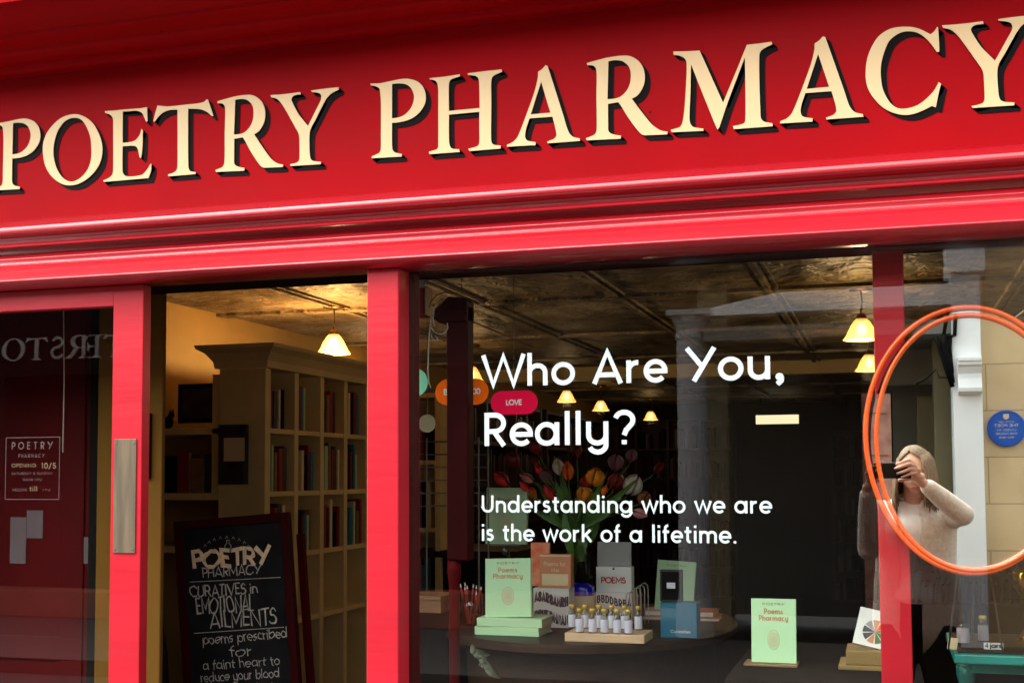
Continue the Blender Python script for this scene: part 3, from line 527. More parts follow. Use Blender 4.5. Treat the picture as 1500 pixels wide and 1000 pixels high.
# ================================================================== CUBBY CABINET
CY0, CY1 = 2.0, 3.12
cx1 = P(388, 700, CY0).x; cx0 = P(320, 700, CY0).x; zt = P(385, 505, CY0).z; CT = zt
K = thing('cubby_cabinet', ((cx0 + cx1) / 2, CY0, .09), 'tall cream painted cubbyhole cabinet with a flared cornice at the left of the doorway view', 'cabinet')
r1 = P(400, 535, CY0).z; r2 = P(400, 626, CY0).z; r3 = P(400, 720, CY0).z; r4 = r3 - (r2 - r3)
MB().box(cx0, cx1, CY0, CY0 + .05, .09, zt - .10).build('end_panel', 'cream', K, bevel=.003)
nb_ = 4; step = (CY1 - CY0 - .05) / nb_
for i in range(1, nb_ + 1): MB().box(cx0 + .02, cx1, CY0 + .05 + i * step - .04, CY0 + .05 + i * step, .09, r1).build('upright', 'cream', K, bevel=.002)
for z in (r2, r3, r4, r4 - .3): MB().box(cx0 + .02, cx1 - .004, CY0 + .05, CY1, z - .022, z).build('shelf', 'cream', K, bevel=.002)
MB().box(cx0, cx0 + .02, CY0 + .05, CY1, .09, zt - .10).build('back_board', 'cream', K)
MB().box(cx0 + .02, cx1, CY0 + .05, CY1, r1, zt - .10).build('frieze', 'cream', K, bevel=.002)
m = MB(); steps = [(.0, -.10), (.015, -.098), (.02, -.07), (.045, -.035), (.075, -.015), (.08, 0), (0, 0.0)]
for (e, z), (e2, z2) in zip(steps, steps[1:]):
    if z2 == z: continue
    v = [(cx0 - e, CY0 - e, zt + z), (cx1 + e, CY0 - e, zt + z), (cx1 + e, CY1 + e, zt + z), (cx0 - e, CY1 + e, zt + z), (cx0 - e2, CY0 - e2, zt + z2), (cx1 + e2, CY0 - e2, zt + z2), (cx1 + e2, CY1 + e2, zt + z2), (cx0 - e2, CY1 + e2, zt + z2)]
    m.add(v, [(0, 1, 5, 4), (1, 2, 6, 5), (2, 3, 7, 6), (3, 0, 4, 7)])
e = .08; m.add([(cx0 - e, CY0 - e, zt), (cx1 + e, CY0 - e, zt), (cx1 + e, CY1 + e, zt), (cx0 - e, CY1 + e, zt)], [(0, 1, 2, 3)])
m.build('cornice', 'cream', K)
bi = 0
BC = ['redbook', 'charcoal', 'creampaper', 'dark', 'redin', 'blue', 'mintd', 'oak']
BN = {'redbook': 'red', 'charcoal': 'charcoal', 'creampaper': 'cream', 'dark': 'black', 'redin': 'deep red', 'blue': 'petrol blue', 'mintd': 'sage green', 'oak': 'brown', 'mint': 'mint green', 'rust': 'orange'}
def book(c, w, t, h, m, label, rz=0, rx=0, ry=0, group=None, name='book', cat='book'):
    """hardback: w wide (along X), t thick (along Y), h high, standing on c; spine on the left"""
    r = thing(name, c, label, cat, group); r.rotation_euler = Matrix.Rotation(rz, 3, 'Z').__matmul__(Matrix.Rotation(rx, 3, 'X')).__matmul__(Matrix.Rotation(ry, 3, 'Y')).to_euler()
    c = Vector(c); x, y, z = c
    MB().box(x - w / 2, x + w / 2, y - t / 2, y - t / 2 + .0025, z, z + h).box(x - w / 2, x + w / 2, y + t / 2 - .0025, y + t / 2, z, z + h).box(x - w / 2, x - w / 2 + .003, y - t / 2 + .0025, y + t / 2 - .0025, z, z + h).build('cover', m, r, bevel=.0007)
    MB().box(x - w / 2 + .003, x + w / 2 - .003, y - t / 2 + .0026, y + t / 2 - .0026, z + .002, z + h - .002).build('page_block', 'page', r)
    return r
words = ['beside the end panel', 'second from the front', 'in the middle', 'leaning at the far side']
rows = [(r2, 'upper'), (r3, 'middle'), (r4, 'lower')]
for ri, (z, rn) in enumerate(rows):
    for ci in range(nb_):
        y0 = CY0 + .07 + ci * step; n = random.choice((3, 4, 4, 5)); y = y0 + random.choice((.005, .02, .04))
        for j in range(n):
            if y > CY0 + .05 + (ci + 1) * step - .075: break
            mt = BC[bi % len(BC)]; bi += 1; h = random.uniform(.16, .23); t = random.uniform(.016, .036)
            bk = book((cx1 - .085, y + t / 2, z + .0005), .14, t, h, mt, '%s book, %s in the %s cubby of the %s row' % (BN[mt], ('first', 'second', 'third', 'fourth', 'fifth')[j], ('nearest', 'second', 'third', 'farthest')[ci], rn), group='books in the cream cubbyholes', rz=math.pi)
            y += t + .003 + random.uniform(0, .015)
# alcove shelves to the left of the cabinet
A0 = IX0 + .0; 
zs1 = P(300, 626, CY0).z; zs2 = P(300, 722, CY0).z; zs3 = P(300, 760, CY0).z
sh = thing('alcove_shelves', ((A0 + cx0) / 2, CY0, .09), 'ochre alcove shelves between pilaster and cabinet', 'shelves')
for z in (zs1, zs2, zs3 - .12): MB().box(A0 + .001, cx0 - .001, CY0 + .02, CY0 + .35, z - .03, z).build('shelf', 'cream', sh, bevel=.003)
MB().box(cx0 - .045, cx0 - .001, CY0 + .02, CY0 + .34, zs2, zt - .12).build('bracket_post', 'cream', sh)
MB().box(A0 + .001, cx0 - .046, CY0 + .35, CY0 + .37, .09, zs1).build('back_board', 'ochre', sh)
# things on the alcove shelf
def frame_pic(x0, y0, x1, y1, Y, mf, mp, label, name='picture_frame', tilt=0):
    a, b = P(x0, y0, Y), P(x1, y1, Y); r = thing(name, ((a.x + b.x) / 2, Y, b.z), label, 'picture')
    MB().box(a.x, b.x, Y - .012, Y + .012, b.z, a.z).build('frame', mf, r, bevel=.002); q = (b.x - a.x) * .10
    MB().box(a.x + q, b.x - q, Y - .0135, Y - .012, b.z + q, a.z - q).build('print', mp, r); return r
M['nightprint'] = mat('dark_print', (0.05, 0.03, 0.025), 0.3, noise=(0.005, 0.005, 0.008), nscale=18)
M['redprint'] = mat('red_print', (0.22, 0.01, 0.01), 0.4, noise=(0.02, 0.005, 0.005), nscale=14)
frame_pic(263, 563, 319, 618.5, CY0 + .06, 'dark', 'nightprint', 'dark picture in a black frame standing on the upper alcove shelf')
frame_pic(322, 622, 362, 709, CY0 - .013, 'charcoal', 'nightprint', 'dark poster on the end of the cream cabinet, behind a pale note')
a, b = P(328, 641, CY0 - .028), P(358, 675, CY0 - .028)
tag(MB().box(a.x, b.x, CY0 - .0292, CY0 - .0268, b.z, a.z).build('paper_note', 'creampaper'), 'cream paper note stuck on the dark cabinet poster', 'note')
r = P(247, 617, CY0 + .08); fg = MB(); fg.ball((r.x, r.y, zs1 + .03), .022, .02, .03).ball((r.x + .014, r.y, zs1 + .062), .015, .014, .014).tube([(r.x + .008, r.y, zs1 + .07), (r.x + .006, r.y, zs1 + .09)], [.006, .001], 6).tube([(r.x + .02, r.y, zs1 + .07), (r.x + .023, r.y, zs1 + .09)], [.006, .001], 6).tube([(r.x - .02, r.y, zs1 + .012), (r.x - .035, r.y, zs1 + .03), (r.x - .03, r.y, zs1 + .06)], .004, 6)
tag(fg.build('cat_figurine', 'dark', smooth=True), 'small black seated cat figurine on the upper alcove shelf', 'figurine')
for i, (x0, x1, y0, mt) in enumerate([(242, 262, 668, 'dark'), (263, 279, 662, 'redbook'), (282, 300, 672, 'oak'), (302, 318, 665, 'charcoal')]):
    a, b = P(x0, y0, CY0 + .08), P(x1, 700, CY0 + .08)
    book(((a.x + b.x) / 2, CY0 + .08, zs2 + .0005), b.x - a.x, .03, a.z - zs2, mt, '%s book facing out on the lower alcove shelf, number %d from the left' % (BN[mt], i + 1), group='books facing out on the alcove shelf')
# second run of shelving farther back, and dark back wall shelves
def bookcase(x0, x1, y, z0, z1, nx, nz, mt, label, fillp=.8, name='bookcase'):
    r = thing(name, ((x0 + x1) / 2, y, z0), label, 'bookcase'); w = (x1 - x0) / nx; h = (z1 - z0) / nz
    MB().box(x0, x1, y + .24, y + .26, z0, z1).build('back_board', mt, r)
    for i in range(nx + 1): MB().box(x0 + i * w - .015, x0 + i * w + .015, y, y + .24, z0, z1).build('upright', mt, r)
    for i in range(nz + 1): MB().box(x0 + .015, x1 - .015, y + .004, y + .238, z0 + i * h - .012, z0 + i * h + .012).build('shelf', mt, r)
    cs = {}
    for i in range(nx):
        for j in range(nz):
            x = x0 + i * w + .025
            while x < x0 + (i + 1) * w - .06:
                t = random.uniform(.015, .04); 
                if random.random() < fillp: cs.setdefault(random.choice(BC[:6]), []).append((x, x + t, y + .03, y + .2, z0 + j * h + .012, z0 + j * h + .012 + random.uniform(.16, min(.26, h - .05))))
                x += t + .002
    return r, cs
bc = 0
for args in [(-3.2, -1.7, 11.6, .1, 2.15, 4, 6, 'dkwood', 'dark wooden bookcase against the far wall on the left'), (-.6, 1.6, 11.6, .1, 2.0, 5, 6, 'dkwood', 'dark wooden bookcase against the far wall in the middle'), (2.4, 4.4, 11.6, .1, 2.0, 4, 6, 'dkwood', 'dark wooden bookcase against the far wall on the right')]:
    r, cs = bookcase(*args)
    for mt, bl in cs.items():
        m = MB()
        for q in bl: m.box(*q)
        o = m.build('shelved_books', {'creampaper': 'oxblood', 'redbook': 'oxblood', 'redin': 'oxblood', 'blue': 'charcoal'}.get(mt, mt), r); tag(o, kind='stuff')  # far covers swapped for darker ones so the deep shop stays dark
def side_case(y0, y1, label):  # bookcases added to keep the lit left wall dark
    r = thing('bookcase', (IX0 + .15, y0, .09), label, 'bookcase'); x0, x1 = IX0 + .002, IX0 + .30; n = round((y1 - y0) / .8); w = (y1 - y0) / n
    MB().box(x0, x0 + .02, y0, y1, .09, 2.12).build('back_board', 'dkwood', r)
    for i in range(n + 1): MB().box(x0 + .02, x1, y0 + i * w - .02, y0 + i * w + .02, .09, 2.12).build('upright', 'dkwood', r)
    for i in range(7): MB().box(x0 + .02, x1 - .005, y0 + .02, y1 - .02, .10 + i * .33, .13 + i * .33).build('shelf', 'dkwood', r)
    cs = {}
    for i in range(n):
        for j in range(6):
            y = y0 + i * w + .03
            while y < y0 + (i + 1) * w - .07:
                t = random.uniform(.018, .04)
                if random.random() < .8: cs.setdefault(random.choice(BC[:6]), []).append((x0 + .03, x1 - .05, y, y + t, .13 + j * .33, .13 + j * .33 + random.uniform(.17, .27)))
                y += t + .002
    for mt, bl in cs.items():
        m = MB()
        for q in bl: m.box(*q)
        tag(m.build('shelved_books', {'creampaper': 'oxblood', 'redbook': 'oxblood', 'redin': 'oxblood', 'blue': 'charcoal'}.get(mt, mt), r), kind='stuff')  # brighter covers darkened in colour, the gloom of the shop put into them
side_case(4.9, 8.1, 'long dark bookcase added to darken the left wall, nearer one')
side_case(8.3, 11.5, 'long dark bookcase added to darken the left wall, farther one')
r, cs = bookcase(IX0 + .05, IX0 + .95, 3.6, .1, 1.95, 3, 5, 'cream', 'cream bookcase standing beyond the cubby cabinet')
for mt, bl in cs.items():
    m = MB()
    for q in bl: m.box(*q)
    tag(m.build('shelved_books', mt, r), kind='stuff')
# ================================================================== PENDANT LAMPS
LAMPS = [(489, 500, 'brass ceiling lamp with an amber fluted shade seen through the open doorway'), (1262, 478, 'amber shaded ceiling lamp half hidden by the red mullion, the upper one'), (1273, 528, 'amber shaded ceiling lamp behind the red mullion, just above the mirror'),
         (830, 578, 'small amber ceiling lamp below the h of the window lettering'), (880, 592, 'small amber ceiling lamp second of the row above the question mark'), (953, 607, 'small far amber ceiling lamp right of the question mark'),
         (691, 545, 'amber ceiling lamp peeking over the orange hanging card'), (541, 546, 'amber ceiling lamp showing beside the right edge of the doorway')]
SZ = 2.17
def make_lamp(loc, label):
    x, y, z = loc; r = thing('pendant_lamp', (x, y, CZ), label, 'ceiling lamp', 'amber shaded ceiling lamps')
    MB().lathe((x, y, CZ), [(0, -.018), (.05, -.018), (.055, -.006), (.05, 0)], 20).build('ceiling_rose', 'brass', r, smooth=True)
    MB().tube([(x, y, CZ - .018), (x + .004, y, CZ - .07), (x - .003, y, CZ - .12)], .004, 8).lathe((x, y, CZ - .14), [(0, .02), (.012, .02), (.022, .008), (.024, -.004), (.018, -.012)], 14).build('stem', 'brass', r, smooth=True)
    MB().lathe((x, y, CZ - .145), [(.022, 0), (.034, -.012), (.050, -.04), (.066, -.075), (.078, -.092), (.080, -.096)], 48, flute=12, fl=.035).build('shade', 'shade', r, smooth=True)
    MB().ball((x, y, CZ - .195), .020, .020, .030).build('bulb', 'bulb', r, smooth=True)
    return r
lr = None
for i, (px, py, lb) in enumerate(LAMPS):
    p = PZ(px, py, SZ)
    if lr is None: lr = make_lamp((p.x, p.y, 0), lb)
    else: copy_thing(lr, (p.x, p.y, CZ), lb)
    ld = bpy.data.lights.new('lamp_light', 'POINT'); ld.energy = (10, 3.0, 1.4, .5, .4, .4, .7, .7)[i]; ld.color = (1, .68, .36); ld.shadow_soft_size = .04
    lo = bpy.data.objects.new('lamp_light', ld); col.objects.link(lo); lo.location = (p.x, p.y, CZ - .26)
p = P(1107, 608, 11.0); q = P(1170, 620, 11.0)
r = thing('tube_light', ((p.x + q.x) / 2, 11, q.z), 'bright rectangular light panel glowing at the dark back of the shop', 'light')
MB().box(p.x, q.x, 11.0, 11.03, q.z, p.z).build('diffuser', 'tube', r, bevel=.004)
MB().box(p.x - .01, q.x + .01, 11.03, 11.07, q.z - .01, p.z + .01).build('housing', 'dark', r)
tag(MB().tube([(p.x + .05, 11.05, p.z), (p.x + .05, 11.05, CZ)], .004, 6).tube([(q.x - .05, 11.05, p.z), (q.x - .05, 11.05, CZ)], .004, 6).build('suspension_rod', 'dark', r))
# ================================================================== WINDOW DISPLAY
TZ = 1.03
def base(px, py, z=TZ): return PZ(px, py, z)
# round display table
tc = base(862, 915); tl = P(653, 925, tc.y).x; trr = P(1072, 925, tc.y).x
tcx = (tl + trr) / 2; trx = (trr - tl) / 2; fy = base(862, 946).y; try_ = tc.y + .12 - fy; tcy = fy + try_
T = thing('display_table', (tcx, tcy, .09), 'dark brown drum table with a rounded front carrying the book display', 'table')
def ell(rx, ry, z, n=64): return [(tcx + rx * math.cos(2 * math.pi * i / n), tcy + ry * math.sin(2 * math.pi * i / n), z) for i in range(n)]
def loft(mb, rings):
    n = len(rings[0]); v = [p for r in rings for p in r]
    mb.add(v, [(k * n + i, k * n + (i + 1) % n, (k + 1) * n + (i + 1) % n, (k + 1) * n + i) for k in range(len(rings) - 1) for i in range(n)] + [tuple(range(n))[::-1], tuple((len(rings) - 1) * n + i for i in range(n))]); return mb
loft(MB(), [ell(trx - .012, try_ - .012, TZ - .034), ell(trx, try_, TZ - .024), ell(trx, try_, TZ - .008), ell(trx - .008, try_ - .008, TZ)]).build('table_top', 'dkwood', T, auto=40)
loft(MB(), [ell(trx * .80, try_ * .80, .20), ell(trx * .86, try_ * .86, TZ - .0345)]).build('drum', 'dkwood', T, auto=40)
loft(MB(), [ell(trx * .84, try_ * .84, .091), ell(trx * .84, try_ * .84, .199)]).build('plinth', 'dark', T, auto=40)
# low dark shelf for the single books nearer the glass
bk_ = base(1180, 940).y
bx0, bx1 = P(1076, 960, .34).x, .02
sh = thing('window_shelf', ((bx0 + bx1) / 2, .3, .09), 'dark wooden shelf running behind the glass under the two separate book stands', 'shelf')
MB().box(bx0, bx1, .14, bk_, TZ - .03, TZ).build('shelf_board', 'shelfwood', sh, bevel=.003)
MB().box(bx0 + .01, bx1 - .01, .18, .21, .5, TZ - .03).build('apron', 'shelfwood', sh)
for x in (bx0 + .03, bx1 - .03): MB().box(x - .02, x + .02, bk_ - .05, bk_ - .01, .09, TZ - .03).build('leg', 'dkwood', sh)
for x in (bx0 + .03, bx1 - .03): MB().box(x - .02, x + .02, .17 - .02, .179, .09, TZ - .03).build('leg', 'dkwood', sh)

def printed(b, x, y, z, w, h, t, spec, ink='print_ink'):
    """title lines printed on a standing cover; spec = list of (text, rel_y, cap, rel_width, material)"""
    by = {}
    for s, ry, cap, rw, mt in spec:
        m = by.setdefault(mt, MB()); text(m, s, wallmap(x - w * rw / 2, z + h * ry, y - t / 2 - .0003), cap * h, .16, fit=w * rw, track=.12)
    for mt, m in by.items(): m.build('cover_title', mt, b)
M['ink'] = mat('terracotta_ink', (0.62, 0.22, 0.10), .7, namt=.3, nscale=80)
M['inkd'] = mat('brown_ink', (0.22, 0.10, 0.05), .7, namt=.3, nscale=80)
M['inkw'] = mat('white_ink', (0.7, 0.7, 0.68), .7)
M['inkr'] = mat('red_ink', (0.60, 0.05, 0.03), .7)
M['inkb'] = mat('blue_black_ink', (0.03, 0.05, 0.09), .7)
M['peach'] = mat('peach_ink', (0.66, 0.64, 0.34), .7)
def emblem(b, x, y, z, w, h, t, mt='peach2'):
    m = MB(); cx, cz = x, z + h * .36
    for k in range(3): stroke(m, [(cx + (w * .13 - k * w * .04) * math.cos(a * math.pi / 12), cz + (h * .15 - k * h * .045) * math.sin(a * math.pi / 12)) for a in range(25)], w * .018, lambda u, v, l: Vector((u, y - t / 2 - .0003 - l, v)), .0001)
    for a in range(6):
        an = a * math.pi / 6; m_ = [(cx - w * .12 * math.cos(an), cz - h * .13 * math.sin(an)), (cx + w * .12 * math.cos(an), cz + h * .13 * math.sin(an))]
        stroke(m, m_, w * .01, lambda u, v, l: Vector((u, y - t / 2 - .0003 - l, v)), .0002)
    m.build('cover_emblem', mt, b)
M['peach2'] = mat('pale_peach_ink', (0.66, 0.56, 0.34), .7)
def sized(x0, x1, ytop, ybot, Y):
    a, b = P(x0, ytop, Y), P(x1, ybot, Y); return (a.x + b.x) / 2, b.x - a.x, a.z - b.z, b.z
GT = [('POETRY', .90, .035, .5, 'inkd'), ('Poems', .76, .085, .42, 'ink'), ('Pharmacy', .655, .085, .66, 'ink'), ('EDITED WITH CARE', .07, .022, .45, 'inkd')]
GT = [('POETRY', .90, .035, .5, 'inkd'), ('Poems', .76, .085, .42, 'ink'), ('Pharmacy', .655, .085, .66, 'ink')]
def mint_book(x0, x1, y0, y1, zb, Yb, label, m='mint', spec=GT, rx=-.10, rz=0, ry=0, grp='pale green poetry books on display'):
    cx, w, h, _ = sized(x0, x1, y0, y1, Yb)
    b = book((cx, Yb, zb), w, .018, h * 1.0, m, label, rz=0, group=grp); printed(b, cx, Yb, zb, w, h, .018, spec); emblem(b, cx, Yb, zb, w, h, .018)
    b.rotation_euler = (Matrix.Rotation(rz, 3, 'Z') @ Matrix.Rotation(rx, 3, 'X') @ Matrix.Rotation(ry, 3, 'Y')).to_euler(); return b
# stack of two green books lying flat, and the one standing on it
sp = base(745, 931); Yk = sp.y + .07; a = P(697, 931, sp.y); b_ = P(792, 931, sp.y); sw = b_.x - a.x
sth = (P(745, 906, sp.y).z - TZ) / 2
M['mintp'] = M['mint']
for i in range(2):
    z = TZ + .0005 + i * (sth + .0004); cx = (a.x + b_.x) / 2 + (-.003, .002)[i]
    r = thing('book', (cx, Yk, z), ('lower pale green book lying flat under the standing one', 'upper pale green book lying flat right under the standing one')[i], 'book', 'pale green poetry books on display')
    w2, d2, h2 = sw / 2, .07, sth
    MB().box(cx - w2, cx + w2, Yk - d2, Yk + d2, z, z + .003).box(cx - w2, cx + w2, Yk - d2, Yk + d2, z + h2 - .003, z + h2).box(cx - w2, cx + w2, Yk - d2, Yk - d2 + .003, z + .003, z + h2 - .003).build('cover', 'mint', r, bevel=.0012)
    MB().box(cx - w2 + .003, cx + w2 - .003, Yk - d2 + .0032, Yk + d2 - .004, z + .003, z + h2 - .003).build('page_block', 'page', r)
    r.rotation_euler.z = (-.03, .02)[i]
zs = TZ + .001 + 2 * (sth + .0004)
mint_book(712, 779, 819, 906, zs, sp.y + .035, 'pale green poetry book standing upright on two lying copies', ry=-.03)
# dim green book raised on a stand behind
Yd = 1.18
cx, w_, h_, zb = sized(712, 772, 714, 797, Yd)
mint_book(712, 772, 714, 797, zb, Yd, 'sage green book raised on a knob topped stand behind the small window lettering', m='mintd', spec=[('Poems', .74, .08, .4, 'inkd')], rx=-.08)
st = thing('book_stand', (cx, Yd + .02, TZ), 'slim dark metal stand with a round knob holding up the sage green book', 'stand')
pk = P(741, 806, Yd)
MB().lathe((cx, Yd + .02, TZ), [(0, 0), (.05, 0), (.05, .006), (.01, .012), (.005, .02), (.005, zb - TZ - .004), (0, zb - TZ - .004)], 16).build('pole', 'steel', st, smooth=True)
MB().box(cx - .05, cx + .05, Yd - .02, Yd + .03, zb - .005, zb - .001).build('ledge', 'steel', st)
MB().ball((pk.x, Yd - .005, pk.z), .015, .015, .015).build('knob', 'steel', st, smooth=True)
# green book at the right, black box and blue box in front of it
mint_book(957, 1014, 803, 889, base(985, 903).z + .0, base(985, 906).y, 'tall pale green book leaning behind the blue box and the black box', spec=[('POETRY', .9, .03, .5, 'inkd'), ('Poems', .74, .09, .4, 'ink')], rx=-.14, ry=.06)
q = base(993, 934)
def simple_box(x0, x1, y0, y1, Y, depth, mt, name, label, cat, lidline=False, z0=None, grp=None, bevel=.0015):
    cx, w, h, zb = sized(x0, x1, y0, y1, Y); zb = TZ if z0 is None else z0
    r = thing(name, (cx, Y + depth / 2, zb), label, cat, grp)
    MB().box(cx - w / 2, cx + w / 2, Y, Y + depth, zb + .0005, zb + h).build('box_body', mt, r, bevel=bevel)
    return r, cx, w, h, zb
r, cx, w_, h_, zb = simple_box(967, 1021, 880, 932, q.y, .075, 'blue', 'gift_box', 'petrol blue square gift box at the front of the table right of the tray', 'box')
m = MB(); text(m, 'Curiosities', wallmap(cx - w_ * .22, zb + h_ * .15, q.y - .0003), h_ * .09, .16, fit=w_ * .55); m.build('box_lettering', 'inkw', r)
MB().box(cx - w_ / 2 - .0008, cx + w_ / 2 + .0008, q.y - .0008, q.y + .0758, zb + h_ * .985, zb + h_ + .0012).build('lid', 'blue', r, bevel=.001)
bz = zb + h_ + .002
cx, w_, h_, _ = sized(967, 1000, 833, 880, q.y + .04)
r = thing('small_box', (cx, q.y + .04, bz), 'narrow charcoal box with a small pale label standing on the blue box', 'box')
MB().box(cx - w_ / 2, cx + w_ / 2, q.y + .03, q.y + .055, bz, bz + h_).build('box_body', 'charcoal', r, bevel=.0015)
MB().box(cx - w_ * .42, cx + w_ * .42, q.y + .0293, q.y + .03, bz + h_ * .06, bz + h_ * .94).build('front_panel', 'dark', r, bevel=.0005)
m = MB().box(cx - w_ * .18, cx + w_ * .2, q.y + .0285, q.y + .0293, bz + h_ * .42, bz + h_ * .60); m.build('label', 'label', r)
# orange books lying beside
for i, (x0, x1, y0, y1, lb) in enumerate([(940, 1052, 900, 909, 'lower orange book lying flat behind the blue box'), (944, 1046, 889, 900, 'upper orange book lying flat behind the blue box')]):
    Yo = base(1000, 909).y; cx, w_, h_, _ = sized(x0, x1, y0, y1, Yo); z = TZ + .0005 if i == 0 else zo
    r = thing('book', (cx, Yo + .06, z), lb, 'book', 'orange books lying behind the blue box')
    MB().box(cx - w_ / 2, cx + w_ / 2, Yo, Yo + .12, z, z + .0025).box(cx - w_ / 2, cx + w_ / 2, Yo, Yo + .12, z + h_ - .0025, z + h_).build('cover', 'rust2' if 'rust2' in M else 'copper', r, bevel=.0006)
    MB().box(cx - w_ / 2 + .002, cx + w_ / 2 - .002, Yo + .003, Yo + .118, z + .0025, z + h_ - .0025).build('page_block', 'page', r)
    r.rotation_euler.z = (.05, -.04)[i]; zo = z + h_ + .0005
# pencils in a glass
q = base(692, 915); r = thing('pencil_jar', (q.x, q.y, TZ), 'clear glass jar of red pencils left of the green books', 'jar')
jw = (P(708, 900, q.y).x - P(678, 900, q.y).x) / 2; jh = P(690, 868, q.y).z - TZ
MB().lathe((q.x, q.y, TZ), [(0, .001), (jw, .001), (jw, jh), (jw - .002, jh), (jw - .002, .004), (0, .004)], 20).build('glass_jar', 'jar', r, smooth=True)
random.seed(3); PCL = []
for i in range(9):
    an = random.uniform(0, 6.28); b0 = Vector((q.x + jw * .45 * math.cos(an), q.y + jw * .45 * math.sin(an), TZ + .006)); an2 = an + random.uniform(-.5, .5)
    tp = Vector((q.x + jw * .95 * math.cos(an2) + random.uniform(-.004, .012), q.y + jw * .9 * math.sin(an2), TZ + random.uniform(.095, .125)))
    pc = MB().tube([b0, tp], .0028, 6).build('pencil', 'inkr', loc=b0); tag(pc, None, 'pencil', 'red pencils in the glass jar'); PCL.append((tp.x, pc))
    MB().tube([tp, tp + (tp - b0).normalized() * .010], [.0028, .0010], 6).build('pencil_tip', 'white', pc)
PCL.sort(key=lambda t: t[0])
for (x_, pc), n_ in zip(PCL, ('leftmost', 'second from the left', 'third from the left', 'fourth from the left', 'in the middle', 'fourth from the right', 'third from the right', 'second from the right', 'rightmost')): pc['label'] = 'red pencil with a pale end in the jar, ' + n_
# copper box, orange wrap, patterned boxes, white box
Yb = base(812, 919).y
M['zig'] = None
def scallop(mb, x0, x1, z0, z1, Y, rows, n):
    """dense blue-black letter-like strokes bent along waves"""
    for j in range(rows):
        zc = z0 + (z1 - z0) * (j + .5) / rows; hh = (z1 - z0) / rows * .30
        for i in range(n):
            u = (i + .5) / n; x = x0 + (x1 - x0) * u; off = math.sin(u * 5.2 + j * .3) * (z1 - z0) * .07; sl = math.cos(u * 5.2 + j * .3) * .5; w = (x1 - x0) / n * .33
            s = random.choice('HBEMNRAD8'); cap = hh * 2 * .9; a0 = x - w
            text(mb, s, lambda p, t, l, a0=a0, z_=zc + off - hh, sl=sl: Vector((a0 + p, Y - l, z_ + t + p * sl)), cap, .2, fit=w * 2.3)
def patterned_box(x0, x1, y0, y1, Y, depth, label, rows, n):
    r, cx, w, h, zb = simple_box(x0, x1, y0, y1, Y, depth, 'white', 'patterned_box', label, 'box', grp='white boxes printed with wavy dark lettering')
    m = MB(); scallop(m, cx - w / 2 + .003, cx + w / 2 - .003, zb + .006, zb + h - .004, Y - .0003, rows, n); m.build('wavy_lettering', 'inkb', r); return zb + h, cx
ztop, cxa = patterned_box(781, 834, 859, 918, Yb, .07, 'white box printed with wavy dark lettering under the terracotta box', 2, 9)
zt2, cxb = patterned_box(872, 926, 859, 905, base(898, 912).y, .06, 'white box printed with wavy dark lettering behind the corked vials', 2, 8)
cx, w_, h_, _ = sized(790, 836, 808, 858, Yb + .01)
r = thing('terracotta_box', (cx, Yb + .03, ztop), 'terracotta pink box with a cream lower label standing on the patterned box', 'box')
MB().box(cx - w_ / 2, cx + w_ / 2, Yb + .01, Yb + .05, ztop + .0005, ztop + h_).build('box_body', 'copper', r, bevel=.001)
MB().box(cx - w_ * .42, cx + w_ * .42, Yb + .0092, Yb + .01, ztop + h_ * .08, ztop + h_ * .42).build('label', 'creampaper', r)
MB().box(cx - w_ / 2, cx + w_ / 2, Yb + .0095, Yb + .01, ztop + h_ * .94, ztop + h_ * .99).build('edge_band', 'creampaper', r)
m = MB(); text(m, 'Poems for', wallmap(cx - w_ * .36, ztop + h_ * .66, Yb + .0096), h_ * .13, .14, fit=w_ * .72); text(m, 'life', wallmap(cx - w_ * .12, ztop + h_ * .48, Yb + .0096), h_ * .11, .14, fit=w_ * .26); m.build('box_lettering', 'creampaper', r)
cx, w_, h_, _ = sized(778, 806, 789, 845, Yb + .065)
r = tag(MB().obox((cx, Yb + .066, ztop + .0005), w_, .02, h_ + .018, rz=.1).build('wrapped_packet', 'rust', bevel=.003), 'orange and white wrapped packet behind the terracotta box', 'packet')
Yw = base(898, 912).y + .008
cx, w_, h_, _ = sized(873, 925, 822, 860, Yw)
r = thing('white_box', (cx, Yw + .02, zt2), 'white box with red lettering standing on the patterned box behind the vials', 'box')
MB().box(cx - w_ / 2, cx + w_ / 2, Yw, Yw + .045, zt2 + .0005, zt2 + h_).build('box_body', 'white', r, bevel=.001)
m = MB(); text(m, 'POEMS', wallmap(cx - w_ * .36, zt2 + h_ * .36, Yw - .0003), h_ * .24, .2, fit=w_ * .7); m.build('box_lettering', 'inkr', r)
MB().lathe((cx, Yw - .0006, zt2 + h_ * .93), [(0, -.0004), (.004, -.0003), (.004, 0)], 10, 'Y').build('clasp', 'charcoal', r)
cx, w_, h_2, _ = sized(875, 925, 786, 822, Yw + .03)
tag(MB().obox((cx, Yw + .03, zt2 + h_ + .0008), w_, .012, h_2, rx=-.06).build('grey_card_box', 'grey', bevel=.0015), 'grey card box standing on top of the white box with red lettering', 'box')
